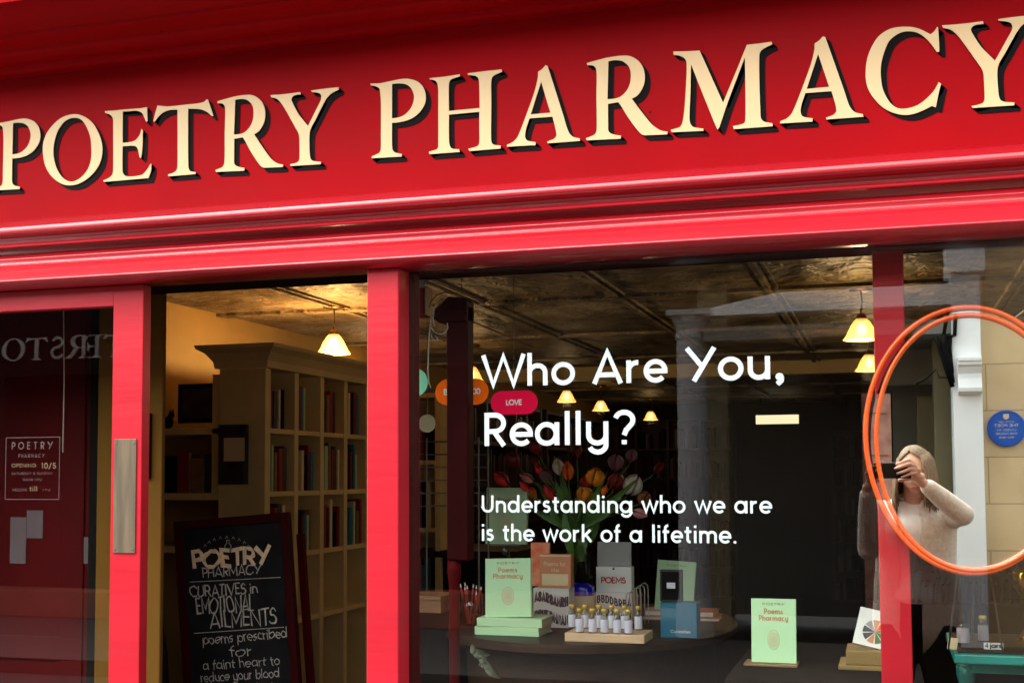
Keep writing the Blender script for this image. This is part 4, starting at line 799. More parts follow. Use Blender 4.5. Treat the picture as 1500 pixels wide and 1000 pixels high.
# ribbed clear container of stacked glasses at the right of the vials
q = base(936, 915); cxg, wg, hg, _ = sized(918, 947, 849, 915, q.y + .02)
r = thing('glass_rack', (cxg, q.y + .03, TZ), 'rack of arched clear glass slides behind the right end of the vials', 'rack')
for i in range(5):
    x = cxg - wg * .35 + i * wg * .17; z1 = TZ + hg * (.92 - .05 * (4 - i))
    MB().tube([(x - .012, q.y + .02 + i * .004, TZ + .002), (x - .012, q.y + .02 + i * .004, z1 - .012), (x - .006, q.y + .02 + i * .004, z1 - .003), (x + .004, q.y + .02 + i * .004, z1), (x + .012, q.y + .02 + i * .004, z1 - .006), (x + .014, q.y + .02 + i * .004, z1 - .02), (x + .014, q.y + .02 + i * .004, TZ + .002)], .0016, 6).build('glass_arch', 'steelw' if 'steelw' in M else 'grey', r, smooth=True)
# cobalt bottle
q = base(852, 912); bw = (P(872, 880, q.y).x - P(834, 880, q.y).x) / 2; bh = P(852, 822, q.y).z - TZ; shz = P(852, 858, q.y).z - TZ
r = thing('cobalt_bottle', (q.x, q.y, TZ), 'cobalt blue glass bottle with a black dropper cap and a cream label', 'bottle')
MB().lathe((q.x, q.y, TZ), [(0, .001), (bw * .96, .001), (bw, .004), (bw, shz - .004), (bw * .93, shz + .002), (bw * .5, shz + .010), (bw * .42, shz + .014), (bw * .42, shz + .02), (0, shz + .02)], 28).build('bottle_body', 'cobalt', r, smooth=True)
MB().lathe((q.x, q.y, TZ), [(0, shz + .013), (bw * .50, shz + .013), (bw * .50, shz + .034), (bw * .34, shz + .038), (bw * .30, bh - .004), (bw * .2, bh), (0, bh)], 18).build('dropper_cap', 'dark', r, smooth=True)
lz = P(852, 871, q.y).z - TZ
MB().lathe((q.x, q.y, TZ), [(bw + .0004, .010), (bw + .0006, .011), (bw + .0006, lz), (bw + .0004, lz + .0004)], 28).build('label', 'creampaper', r, smooth=True)
# tray of corked vials
f0 = base(885, 941); tx0, tx1 = P(827, 941, f0.y).x, P(944, 941, f0.y).x; tb = base(885, 912).y - f0.y
tb = min(tb, .13); th = P(885, 928, f0.y).z - TZ
r = thing('vial_tray', ((tx0 + tx1) / 2, f0.y + tb / 2, TZ), 'pale pine tray holding two rows of little capped vials', 'tray')
MB().box(tx0, tx1, f0.y, f0.y + tb, TZ + .0005, TZ + th).build('tray_block', 'pine', r, bevel=.002)
vz = TZ + th + .0004
def vial(x, y, capz, label, proto=[None]):
    vr = .0112
    if proto[0] is None:
        h = capz - vz
        v = thing('glass_vial', (x, y, vz), label, 'vial', 'little capped vials in the pine tray')
        MB().lathe((x, y, vz), [(0, 0), (vr, 0), (vr, h * .66), (vr * .5, h * .80), (vr * .5, h * .86), (0, h * .86)], 16).build('vial_glass', 'jar', v, smooth=True)
        MB().lathe((x, y, vz), [(vr + .0003, h * .05), (vr + .0005, h * .06), (vr + .0005, h * .56), (vr + .0003, h * .57)], 16).build('label', 'label', v, smooth=True)
        MB().lathe((x, y, vz), [(0, h * .82), (vr * .78, h * .82), (vr * .8, h * .98), (vr * .7, h), (0, h)], 14).build('cap', 'cork', v, smooth=True)
        proto[0] = v; return v
    return copy_thing(proto[0], (x, y, vz), label)
yf = f0.y + .014; capf = P(885, 891, yf).z
pos = ['leftmost', 'second from the left', 'in the middle', 'second from the right', 'rightmost']
for x, n in zip((849, 868, 885.5, 904, 920.6), pos): vial(P(x, 910, yf).x, yf, capf, 'small capped vial with a pale label in the front row, ' + n)
yb2 = f0.y + tb - .016
for x, n in zip((838, 857, 877, 896, 915, 935), ('leftmost', 'second from the left', 'third from the left', 'third from the right', 'second from the right', 'rightmost')): vial(P(x, 900, yb2).x, yb2, capf, 'small capped vial in the back row of the tray, ' + n)
# separate green book on a wooden base, and the colour wheel book
Yq = .36
cx, w_, h_, zb = sized(1100, 1167, 875, 971, Yq)
r = thing('book_rest', (cx, Yq, TZ), 'small oak rest under the single pale green book', 'stand')
a, b = P(1089, 983, Yq - .03), P(1168, 971, Yq - .03)
MB().box(a.x, b.x, Yq - .03, Yq + .05, TZ + .0005, zb - .0005).build('rest_block', 'oak', r, bevel=.002)
MB().obox((cx, Yq + .022, zb - .0004), w_ * .7, .008, h_ * .6, rx=-.07).build('rest_back', 'oak', r)
mint_book(1100, 1167, 876, 971, zb, Yq, 'single pale green poetry book on an oak rest right of the table', rx=-.09)
Yr = .38
a, b = P(1232, 985, Yr - .05), P(1330, 975, Yr - .05)
r = thing('book_rest', ((a.x + b.x) / 2, Yr, TZ), 'two tier ochre wooden rest under the colour wheel book', 'stand')
M['ochrewood'] = mat('ochre_stained_wood', (0.30, 0.19, 0.06), .5, namt=.3, nscale=6, stretch=(1, 6, 6))
z1 = P(1240, 974, Yr - .05).z; z2 = P(1240, 952, Yr - .04).z; xr_ = P(1320, 960, Yr).x
MB().box(P(1228, 975, Yr - .05).x, xr_ + .01, Yr - .05, Yr + .10, TZ + .0005, z1).build('lower_tier', 'ochrewood', r, bevel=.002)
MB().box(P(1239, 960, Yr - .04).x, xr_ + .01, Yr - .04, Yr + .10, z1 + .0004, z2).build('upper_tier', 'ochrewood', r, bevel=.002)
a = P(1248, 953, Yr); b = P(1275, 908, Yr); bw_ = .112; bh_ = (b.z - a.z) * 1.25
bkc = book((a.x + bw_ / 2, Yr, z2 + .0005), bw_, .014, bh_, 'white', 'white book with a wheel of coloured petals leaning on the ochre wooden rest', group=None)
cols = [('copper', 95), ('orange', 55), ('teal', 15), ('leaf', -25), ('leaf', -65), ('copper', -105), ('charcoal', -145), ('charcoal', 175), ('grey', 135)]
for mt, an in cols:
    an = R(an); pc = (a.x + bw_ * .42, z2 + bh_ * .42); m = MB(); l = .030; n = 7
    pts = [pc] + [(pc[0] + l * math.cos(an + R(-17 + 34 * i / n)) * (1, .9)[0], pc[1] + l * math.sin(an + R(-17 + 34 * i / n))) for i in range(n + 1)]
    m.add([(u, Yr - .0073, v) for u, v in pts], [tuple(range(len(pts)))]); m.build('wheel_petal', mt, bkc)
bkc.rotation_euler = (Matrix.Rotation(-.42, 3, 'X') @ Matrix.Rotation(.22, 3, 'Y')).to_euler()
# ------------------------------------------------------------------ flowers
Yv = 1.22; vx = P(848, 800, Yv).x
M['vase'] = M['jar']
r = thing('flower_vase', (vx, Yv, TZ), 'clear glass vase of green stems behind the cobalt bottle', 'vase')
vh = P(848, 780, Yv).z - TZ
MB().lathe((vx, Yv, TZ), [(0, .002), (.040, .002), (.046, .02), (.046, vh * .6), (.040, vh * .85), (.050, vh), (.048, vh), (.038, vh * .85), (.044, vh * .6), (.044, .02), (0, .006)], 24).build('vase_glass', 'jar', r, smooth=True)
def tulip(mb, c, s, d, n=6, open_=.0):
    """six cupped petals round an axis d"""
    d = d.normalized(); q = d.to_track_quat('Z', 'Y').to_matrix(); c = Vector(c)
    for k in range(n):
        an = 2 * math.pi * k / n + (.5 if k % 2 else 0); v = []; rows_ = 7; sc = s * (1.0 if k % 2 else .95)
        for i in range(rows_):
            t = i / (rows_ - 1); rad = sc * (.42 * math.sin(math.pi * min(1, t * .82 + .14)) * (1 + open_ * t)); zz = sc * 1.35 * t; wd = .62 * math.sin(math.pi * (t * .86 + .07)) ** .7
            for j in (-1, -.5, 0, .5, 1):
                aa = an + j * wd; rr = rad * (1 + .06 * (1 - j * j)); v.append(c + q @ Vector((rr * math.cos(aa), rr * math.sin(aa), zz)))
        mb.add(v, [(i * 5 + j, i * 5 + j + 1, i * 5 + j + 6, i * 5 + j + 5) for i in range(rows_ - 1) for j in range(4)])
def ranunc(mb, c, s, d):
    for L_ in range(5): tulip(mb, Vector(c) + d * (L_ * s * .08), s * (1.05 - L_ * .17), d, n=7, open_=.5 - L_ * .12)
M['fred'] = mat('scarlet_petal', (1.0, 0.02, 0.02), .5, noise=(.35, .004, .006), nscale=30)
M['fdred'] = mat('deep_red_petal', (0.34, 0.008, 0.016), .5, noise=(.1, .003, .006), nscale=30)
M['forange'] = mat('orange_petal', (1.0, 0.24, 0.02), .5, noise=(.7, .08, .01), nscale=30)
M['fyellow'] = mat('amber_petal', (1.0, 0.42, 0.02), .5, noise=(.8, .18, .01), nscale=30)
M['fpink'] = mat('blush_petal', (0.85, 0.42, 0.44), .5, noise=(.5, .12, .16), nscale=30)
M['fwhite'] = mat('white_petal', (0.92, 0.88, 0.80), .5, namt=.12, nscale=30)
M['fpurple'] = mat('dusky_purple_petal', (0.26, 0.10, 0.16), .6, namt=.4, nscale=20)
M['fbrown'] = mat('rust_brown_petal', (0.28, 0.10, 0.03), .6, namt=.4, nscale=20)
FL = [('fred', 735, 702, 20, 't', 'scarlet tulip above the sage green book, far left of the bouquet'), ('fpink', 772, 700, 20, 't', 'blush tulip bud leaning left'), ('fred', 768, 712, 17, 't', 'scarlet tulip under the leaning blush bud'), ('forange', 778, 724, 20, 'r', 'orange bloom low on the left of the bouquet'),
      ('fred', 804, 721, 19, 't', 'round scarlet tulip left of the tall white one'), ('fwhite', 818, 684, 22, 't', 'tall pale pointed tulip rising above the bouquet'), ('forange', 832, 690, 21, 't', 'orange tulip standing beside the tall pale one'), ('fdred', 784, 656, 18, 'r', 'dark red bloom under the double l of the lettering'),
      ('fdred', 752, 675, 19, 'r', 'dark red bloom at the upper left of the bouquet'), ('fdred', 785, 678, 16, 't', 'dark red tulip in the upper left of the bouquet'), ('fyellow', 872, 700, 24, 'r', 'amber open bloom in the centre right'), ('fred', 858, 708, 22, 't', 'scarlet tulip below the amber bloom'),
      ('fyellow', 857, 725, 24, 'r', 'round amber bloom low in the middle'), ('forange', 885, 718, 15, 't', 'small orange bud right of the middle'), ('fdred', 902, 706, 26, 'r', 'large dark red bloom at the right'), ('fwhite', 926, 712, 26, 'r', 'big white bloom at the right edge'),
      ('fbrown', 943, 730, 20, 'r', 'rust brown bloom beside the big white one'), ('fwhite', 824, 728, 15, 'r', 'small white bloom in the lower middle'), ('fwhite', 812, 745, 15, 'r', 'small white bloom behind the lettering, lower left'), ('fwhite', 842, 758, 18, 'r', 'white bloom hanging lowest in the middle'),
      ('fpink', 937, 752, 20, 't', 'pink tulip drooping at the lower right'), ('fpurple', 902, 678, 24, 'r', 'dusky purple bloom at the upper right'), ('fpurple', 800, 698, 20, 'r', 'dusky purple bloom behind the scarlet tulips'), ('fdred', 965, 685, 18, 't', 'lone dark red tulip far right'), ('fdred', 845, 660, 20, 't', 'dark red tulip at the top behind the lettering'), ('fpurple', 925, 668, 16, 'r', 'small dusky bloom high at the right'), ('fred', 788, 688, 13, 't', 'small red bud amid the dark blooms')]
random.seed(5)
for i, (mt, px, py, s, kind, lb) in enumerate(FL):
    Yf = Yv + random.uniform(-.10, .05) + (.10 if mt in ('fdred', 'fpurple') else 0); c = P(px, py, Yf); k = (P(px + 1, py, Yf) - c).length
    neck = Vector((vx + random.uniform(-.02, .02), Yv + random.uniform(-.02, .02), TZ + vh)); d = (c - neck).normalized(); d = (d + Vector((0, -.25 if kind == 'r' else 0, .25))).normalized()
    if kind == 'r': d = (d + Vector((0, -.7, .1))).normalized()
    if 'drooping' in lb: d = Vector((1, -.2, -.25)).normalized()
    if 'leaning left' in lb: d = Vector((-1, -.1, .55)).normalized()
    sz = s * k * random.uniform(.80, .98) * (1.0 if kind == 't' else 1.0); c0 = c - d * sz * .6
    f = thing('cut_flower', c0, lb + (', in the vase' if len(lb.split()) < 13 else ''), 'flower', 'flowers of the bouquet')
    m = MB(); (tulip(m, c0, sz, d, open_=random.choice((-.05, .05, .25))) if kind == 't' else ranunc(m, c0, sz * 1.05, d)); m.build('petals', mt, f, smooth=True)
    mid = (c0 + neck) / 2 + Vector((0, 0, .015)); foot = neck - Vector((random.uniform(-.02, .02), 0, vh * random.uniform(.5, .8)))
    pts = [c0, c0 - d * .02, mid, neck, foot]; MB().tube([c0 - d * .002] + pts[1:], .0022, 6).build('stem', 'leaf', f, smooth=True)
def leafshape(mb, a, b, w, bend=.02):
    a, b = Vector(a), Vector(b); d = (b - a); side = d.cross(Vector((0, 1, .3))).normalized(); v = []; n = 8
    for i in range(n + 1):
        t = i / n; c = a + d * t + Vector((0, -bend * math.sin(math.pi * t), 0)); ww = w * math.sin(math.pi * (t * .9 + .08)) ** .8
        v += [c - side * ww, c + Vector((0, .006, 0)), c + side * ww]
    mb.add(v, [(i * 3 + j, i * 3 + j + 1, i * 3 + j + 4, i * 3 + j + 3) for i in range(n) for j in (0, 1)])
lv = MB()
for x0, y0, x1, y1, w_ in [(842, 780, 822, 690, 8), (852, 790, 880, 742, 9), (835, 785, 800, 735, 7), (858, 800, 878, 760, 10), (846, 830, 862, 770, 9), (846, 790, 790, 715, 6), (850, 780, 905, 722, 8), (840, 820, 826, 745, 8), (852, 780, 935, 700, 6), (848, 775, 915, 735, 7), (845, 780, 772, 740, 6), (848, 782, 848, 712, 7), (850, 780, 890, 690, 5), (846, 778, 812, 700, 6), (850, 830, 838, 770, 7)]:
    Yf = Yv + random.uniform(-.09, .02); a, b = P(x0, y0, Yf), P(x1, y1, Yf); leafshape(lv, a, b, w_ * .0019)
tag(lv.build('bouquet_foliage', 'leaf', smooth=True), 'broad green tulip leaves and greenery spreading among the flowers', 'foliage', kind='stuff')
# ------------------------------------------------------------------ hanging cards
def pill(x0, x1, y0, y1, Y, mt, name, label, words=None, skew=0):
    a, b = P(x0, y0, Y), P(x1, y1, Y); h = a.z - b.z; w = b.x - a.x; r_ = h / 2; cx, cz = (a.x + b.x) / 2, (a.z + b.z) / 2; rr = thing(name, (cx, Y, b.z), label, 'hanging card', 'coloured cards hanging on threads')
    hw = max(w / 2 - r_, 0); pts = [(hw + r_ * math.cos(t), r_ * math.sin(t)) for t in [R(-90 + 180 * i / 16) for i in range(17)]] + [(-hw + r_ * math.cos(t), r_ * math.sin(t)) for t in [R(90 + 180 * i / 16) for i in range(17)]]
    m = MB(); n = len(pts); m.add([(cx + u, Y - .002, cz + v) for u, v in pts] + [(cx + u, Y + .002, cz + v) for u, v in pts], [tuple(range(n)), tuple(range(n, 2 * n))[::-1]] + [(i, (i + 1) % n, n + (i + 1) % n, n + i) for i in range(n)])
    m.build('card', mt, rr)
    if words:
        m = MB(); 
        for s, u0, ww in words: text(m, s, wallmap(cx + u0 * w, cz - h * .10, Y - .0023), h * .22, .22, fit=w * ww)
        m.build('card_lettering', 'white', rr)
    MB().tube([(cx, Y, cz + r_), (cx, Y, CZ)], .0008, 5).build('thread', 'steel', rr)
pill(574, 627, 540, 581, .24, 'mintpill', 'hanging_card', 'round mint green card hanging at the left edge of the window')
pill(638, 716, 556, 592, .24, 'orange', 'hanging_card', 'orange pill shaped card hanging behind the dark red post', [('BE', -.34, .15), ('OO', .20, .15)])
pill(719, 788, 573, 606, .24, 'pink', 'hanging_card', 'hot pink pill shaped card hanging just above the second headline', [('LOVE', -.17, .34)])
pill(614, 638, 607, 633, .3, 'olive', 'hanging_card', 'small dull olive card hanging below the mint one')
# ------------------------------------------------------------------ dark red post with bracket, cables
Yp = .15
px0, px1 = P(658, 700, Yp).x, P(689, 700, Yp).x
r = thing('wooden_post', ((px0 + px1) / 2, Yp, .09), 'dark wine red post with a rounded bracket head standing behind the glass', 'post')
zt_ = P(690, 436, Yp).z; zn = P(680, 820, Yp).z
MB().box(px0, px1, Yp - .02, Yp + .03, zn, zt_ - .02).build('shaft', 'oxblood', r, bevel=.004)
lx0, lx1 = P(658, 900, Yp).x, P(673, 900, Yp).x
MB().lathe(((lx0 + lx1) / 2 , Yp, 0), [(0, .091), (.022, .091), (.022, .11), ((lx1 - lx0) / 2, .14), ((lx1 - lx0) / 2 * .9, .6), ((lx1 - lx0) / 2, zn - .06), ((lx1 - lx0) / 2 * 1.3, zn - .03), ((lx1 - lx0) / 2 * 1.2, zn + .001), (0, zn + .001)], 20).build('turned_leg', 'wine', r, smooth=True)
bx = P(637, 450, Yp).x; zb_ = P(650, 474, Yp).z
pf = [(px1, zb_), (px1, zt_ - .012), (px1 - .008, zt_ - .002), (px1 - .03, zt_), (px1 - .05, zt_ + .002), (bx + .02, zt_ - .02), (bx, zt_ - .034), (bx + .002, zb_ + .012), (bx + .02, zb_)]
n = len(pf); MB().add([(x, Yp - .028, z) for x, z in pf] + [(x, Yp + .035, z) for x, z in pf], [tuple(range(n)), tuple(range(n, 2 * n))[::-1]] + [(i, (i + 1) % n, n + (i + 1) % n, n + i) for i in range(n)]).build('bracket_head', 'oxblood', r, bevel=.004)
a, b = P(600, 418, .2), P(622, 462, .2)
tag(MB().box(a.x - .03, b.x, .2, .26, b.z, 1.9975).build('cable_box', 'redin', bevel=.004), 'small deep red box in the upper left corner behind the glass', 'box')
a, b = P(607, 395, .12), P(621, 420, .12)
tag(MB().obox(((a.x + b.x) / 2, .125, b.z), b.x - a.x, .012, a.z - b.z + .004, ry=.12).build('reflection_block', 'grey', bevel=.004), 'pale block standing in for a reflection in the top left corner of the window', 'reflection')  # solid pale block in place of a reflection on the glass
Yc = .10
cb = lambda pts, r_, mt, lb: tag(MB().tube([P(x, y, Yc + dy) for x, y, dy in pts], r_, 6).build('cable', mt, smooth=True), lb, 'cable', 'cables looping from the post head')
cb([(655, 432, 0), (646, 434, 0), (638, 446, 0), (632, 462, 0), (628, 500, 0), (627, 540, .0), (628, 560, 0), (631, 568, 0)], .0016, 'wire', 'pale cable dropping straight down from the post head')
cb([(648, 436, 0), (636, 452, 0), (634, 470, 0), (637, 477, 0)], .0018, 'wire', 'short pale cable bent beside the bracket')
cb([(655, 473, 0), (656, 480, 0), (652, 488, 0), (644, 490, 0), (636, 486, 0), (632, 480, 0)], .0016, 'wire', 'pale cable curled into a hook under the bracket')
cb([(631, 488, 0), (634, 496, 0), (640, 502, 0), (643, 498, 0), (638, 492, 0)], .0013, 'wire', 'small pale cable loop below the hook')
cb([(629, 450, 0), (632, 440, .0), (640, 432, 0), (652, 428, 0), (668, 432, 0)], .0016, 'steel', 'dark thin cable arching over the bracket')
cb([(690, 470, .1), (730, 487, .3), (780, 508, .6)], .0015, 'redin', 'thin red cable running back from the post head')
# wire rack seen through the lower left of the window
Yw_ = 1.0; r = thing('wire_rack', (P(655, 700, Yw_).x, Yw_, .09), 'faint steel wire display rack at the left of the window', 'rack')
for y in (646, 665, 684, 703, 722, 741): a, b = P(608, y, Yw_), P(700, y, Yw_); MB().tube([a, b], .0018, 6).tube([a + Vector((0, .1, 0)), b + Vector((0, .1, 0))], .0018, 6).build('shelf_wire', 'steel', r)
for x in (609, 701):
    a = P(x, 640, Yw_); MB().tube([(a.x, Yw_, .1), (a.x, Yw_, a.z)], .0028, 6).tube([(a.x, Yw_ + .1, .1), (a.x, Yw_ + .1, a.z)], .0028, 6).build('upright_wire', 'steel', r)
a, b = P(606, 872, .9), P(646, 898, .9)
r = thing('cardboard_box', ((a.x + b.x) / 2, .95, b.z), 'brown cardboard box on a low dark counter at the lower left of the window', 'box')
MB().box(a.x - .05, b.x, .9, 1.05, b.z, a.z).build('carton', 'oak', r, bevel=.002)
MB().box(a.x - .05, b.x, .895, .90, a.z - .012, a.z - .004).build('flap', 'oak', r)
tag(MB().box(a.x - .05, b.x + .04, .86, 1.3, .09, b.z - .001).build('low_counter', 'dark', bevel=.004), 'low near black counter carrying the cardboard box', 'counter')
# dried sprig against the drum
q = P(705, 950, fy - .02); sg = MB()
for i, (x, y) in enumerate([(696, 948), (704, 955), (712, 950), (716, 965), (722, 975), (710, 968), (727, 985), (700, 960)]): leafshape(sg, P(690 + i * 3, 944 + i * 4, fy - .02), P(x + 6, y + 8, fy - .03), .012)
M['dryleaf'] = mat('grey_green_leaf', (.10, .11, .07), .7, namt=.4)
tag(sg.build('dried_sprig', 'dryleaf', smooth=True), 'grey green dried sprig hanging in front of the drum table', 'sprig')
# ================================================================== CHALKBOARD IN THE DOORWAY
Yk = 1.0; ang = R(4.6); ux = Vector((math.cos(ang), 0, math.sin(ang))); uz = Vector((-math.sin(ang), 0, math.cos(ang)))
pk = (P(300, 800, Yk) - P(301, 800, Yk)).length; o0 = P(268, 775, Yk)
bw, bh, fr_ = 143 * pk, 330 * pk, 11 * pk
A = thing('chalkboard', (o0.x + bw / 2, Yk, .09), 'tall chalkboard in a dark red frame leaning inside the open doorway', 'chalkboard')
def slab(u0, u1, v0, v1, y0, y1): return [o0 + ux * u + uz * v + Vector((0, y, 0)) for u in (u0, u1) for y in (y0, y1) for v in (v0, v1)]
BF = [(0, 1, 3, 2), (4, 6, 7, 5), (0, 4, 5, 1), (2, 3, 7, 6), (0, 2, 6, 4), (1, 5, 7, 3)]
MB().add(slab(0, bw, -bh, 0, .0, .012), BF).build('slate', 'board', A)
fm = MB(); fm.add(slab(-fr_, 0, -bh - fr_, fr_, -.012, .016), BF); fm.add(slab(bw, bw + fr_, -bh - fr_, fr_, -.012, .016), BF); fm.add(slab(0, bw, 0, fr_, -.0118, .0158), BF); fm.add(slab(0, bw, -bh - fr_, -bh, -.0118, .0158), BF)
fm.build('frame', 'oxblood', A, bevel=.0015)
for u in (0.02, bw - .04): MB().add(slab(u, u + .025, -1.14, -.05, .18, .2), BF).build('rear_leg', 'wine', A)
def chalk(items, mt, name):
    for s, x, y, cap, wd, wt, rt in items:
        m = MB(); p = P(x, y, Yk - .0006); u = Matrix.Rotation(-rt, 3, 'Y') @ ux; v = Matrix.Rotation(-rt, 3, 'Y') @ uz
        pm = planemap(p, u, v); rs = random.random() * 9
        jit = lambda a, c_, l, pm=pm, rs=rs, h=cap * pk: pm(a + h * .045 * math.sin(c_ / h * 5 + rs + a / h * 3.1), c_ + h * .045 * math.sin(a / h * 4.3 + rs) + h * .03 * math.sin(a / h * 17), l)
        text(m, s, jit, cap * pk, wt, fit=wd * pk); m.build(name, mt, A)
chalk([('POETRY', 282, 833, 23, 113, .22, 0)], 'chalkcream', 'chalk_title')
chalk([('PHARMACY', 296, 846, 13, 86, .12, 0), ('CURATIVES', 278, 875, 15, 82, .12, .0), ('in', 366, 869, 13, 12, .12, 0), ('EMOTIONAL', 288, 900, 22, 84, .09, 0), ('AILMENTS', 308, 920, 22, 96, .09, 0),
       ('poems prescribed', 297, 944, 13, 122, .09, .03), ('for', 336, 962, 14, 34, .09, .0), ('a faint heart to', 297, 981, 12, 112, .09, .02), ('reduce your blood', 294, 999, 12, 114, .09, .02), ('pressure and calm', 300, 1017, 12, 110, .09, 0)], 'chalk', 'chalk_words')
m = MB(); fnb = planemap(P(268, 775, Yk - .0006), ux, uz)
for (x0, y0, x1, y1) in ((278, 852, 411, 845), (284, 927, 416, 918)):
    a, b = P(x0, y0, Yk - .0006), P(x1, y1, Yk - .0006); stroke(m, [(a.x, a.z), (b.x, b.z)], .0022, lambda u, v, l: Vector((u, Yk - .0007 - l, v)), .0001)
for i in range(9):
    t = i / 8; an = R(150 - 120 * t); cxx, czz = P(332, 812, Yk).x, P(332, 812, Yk).z; c_ = (cxx + 36 * pk * math.cos(an), czz + 22 * pk * math.sin(an)); stroke(m, [(c_[0] - 2 * pk, c_[1] - 1.5 * pk), (c_[0], c_[1] + 2 * pk), (c_[0] + 2 * pk, c_[1] - 1 * pk)], .0012, lambda u, v, l: Vector((u, Yk - .0007 - l, v)), .0001)
bo = P(334, 801, Yk); bt = [(-4, -6), (4, -6), (4.5, 2), (1.8, 5), (1.8, 9), (-1.8, 9), (-1.8, 5), (-4.5, 2), (-4, -6)]
stroke(m, [(bo.x + x * pk, bo.z + y * pk) for x, y in bt], .002, lambda u, v, l: Vector((u, Yk - .0007 - l, v)), .0001)
m.build('chalk_drawing', 'chalk', A)
# furled parasol with pale ribs by the door
Ya = .7; r = thing('folded_parasol', (P(222, 1000, Ya).x, Ya, .09), 'folded black parasol with pale ribs leaning inside the doorway by the door', 'parasol')
MB().tube([P(217, 862, Ya), P(219, 846, Ya)], [.017, .015], 12).build('cap', 'dark', r)
for i, (xb, dy) in enumerate(((226, 0), (232, .01), (241, .0), (236, .03))):
    a, b = P(216 + i * 2, 858, Ya), P(xb + 12, 1180, Ya); m_ = (a + b) / 2 + Vector((-.006, dy, 0)); MB().tube([a, m_, b], .0016, 6).build('rib', 'wire', r)
pb = P(236, 1180, Ya); MB().tube([P(217, 860, Ya) + Vector((0, .02, 0)), P(222, 960, Ya) + Vector((0, .03, 0)), pb + Vector((0, .02, 0)), Vector((pb.x + .02, Ya + .02, .095))], [.018, .034, .03, .01], 12).build('canopy', 'dark', r, smooth=True)
# desk in the depth of the doorway
a = P(480, 830, 3.6); r = thing('counter_desk', (a.x + .2, 3.9, .09), 'dark counter deep inside the doorway with a few papers', 'counter')
MB().box(a.x - .25, a.x + 1.1, 3.6, 4.3, 1.06, 1.10).build('counter_top', 'dkwood', r, bevel=.003)
MB().box(a.x - .22, a.x + 1.07, 3.64, 4.26, .09, 1.06).build('counter_body', 'dark', r)
tag(MB().box(a.x + .0, a.x + .12, 3.66, 3.8, 1.101, 1.115).build('paper_pile', 'copper'), 'small terracotta coloured pile on the dark counter', 'paper pile')
# ================================================================== MIRROR ON ITS EASEL, TEAL TABLE
Ym = .03; c = P(1421, 644, Ym); ra = P(1421 + 152, 644, Ym).x - c.x; rbz = P(1421, 455, Ym).z - c.z
OM = thing('oval_mirror', (c.x, Ym, c.z - rbz), 'large oval mirror with a double orange ring reflecting the street and the photographer', 'mirror')
n = 96
m = MB(); pts = [(c.x + ra * math.cos(2 * math.pi * i / n), c.z + rbz * math.sin(2 * math.pi * i / n)) for i in range(n)]
m.add([(x, Ym, z) for x, z in pts], [tuple(range(n))]); m.build('mirror_glass', 'mirror', OM)
m = MB(); m.add([(x, Ym + .001, z) for x, z in pts] + [(x, Ym + .010, z) for x, z in pts], [tuple(range(n))[::-1], tuple(range(n, 2 * n))] + [(i, (i + 1) % n, n + (i + 1) % n, n + i) for i in range(n)]); m.build('backing', 'dark', OM)
for k, (dr, tilt, rr) in enumerate(((.0060, 0, .0058), (-.0055, 0, .0050))):
    pts = []
    for i in range(n):
        t = 2 * math.pi * i / n; wob = .0055 * math.sin(t * 1.0 + (2.2 if k else 5.3)) + .002 * math.sin(3 * t + k)
        pts.append((c.x + (ra + dr + wob) * math.cos(t), Ym - .006 - .004 * k, c.z + (rbz + dr + wob) * math.sin(t)))
    MB().tube(pts, rr, 12, closed=True).build('ring', 'ring', OM, smooth=True)
tag(MB().tube([P(1478, 474, .05), P(1488, 464, .05), P(1500, 455, .05), P(1540, 430, .05)], .0018, 6).build('mirror_cable', 'wire', smooth=True), 'pale cable leading up from the upper right of the mirror', 'cable')
Yt0 = .22; TTZ = P(1450, 958, Yt0).z
tx0 = P(1404, 965, Yt0).x
r = thing('teal_table', (tx0 + .3, .4, .09), 'teal painted table with turned legs under the mirror', 'table')
MB().box(tx0 - .01, tx0 + .62, Yt0 - .01, .62, TTZ - .022, TTZ).build('table_top', 'teal', r, bevel=.004)
MB().box(tx0 + .03, tx0 + .57, Yt0 + .05, .59, TTZ - .05, TTZ - .0225).build('apron', 'teal', r)
for x in (tx0 + .035, tx0 + .56):
    for y in (Yt0 + .035, .57): MB().lathe((x, y, 0), [(0, .091), (.014, .091), (.016, .3), (.022, .6), (.016, .66), (.024, .70), (.024, .72), (.015, .75), (.019, TTZ - .12), (.024, TTZ - .10), (.024, TTZ - .0755), (0, TTZ - .0755)], 16).build('leg', 'teal', r, smooth=True)
tag(MB().box(tx0 + .0, tx0 + .55, Yt0 + .01, .58, TTZ + .0004, TTZ + .004).build('table_runner', 'dkwood', bevel=.001), 'dark brown runner laid over the teal table', 'runner')
RZ = TTZ + .0045
er = thing('easel', (c.x, .2, RZ), 'thin steel easel on the teal table holding up the oval mirror', 'easel')
for (xa, ya, xb, yb, Ya_, Yb_) in ((1407, 800, 1389, 932, .047, Yt0 + .03), (1444, 800, 1468, 928, .047, Yt0 + .03)):
    a, b = P(xa, ya, Ya_), P(xb, yb, Yb_); b = Vector((b.x, b.y, RZ + .001)); MB().tube([a, b], .0022, 8).build('leg', 'steel', er)
a = P(1430, 720, .055); MB().tube([a, Vector((a.x + .005, Yt0 + .20, RZ + .001))], .0022, 8).build('rear_leg', 'steel', er)
MB().tube([P(1395, 838, .035), P(1425, 843, .035), P(1460, 838, .035)], .003, 8).tube([P(1408, 838, .035), P(1408, 838, .05)], .002, 6).tube([P(1446, 840, .035), P(1446, 840, .05)], .002, 6).build('rest_bar', 'steel', er)
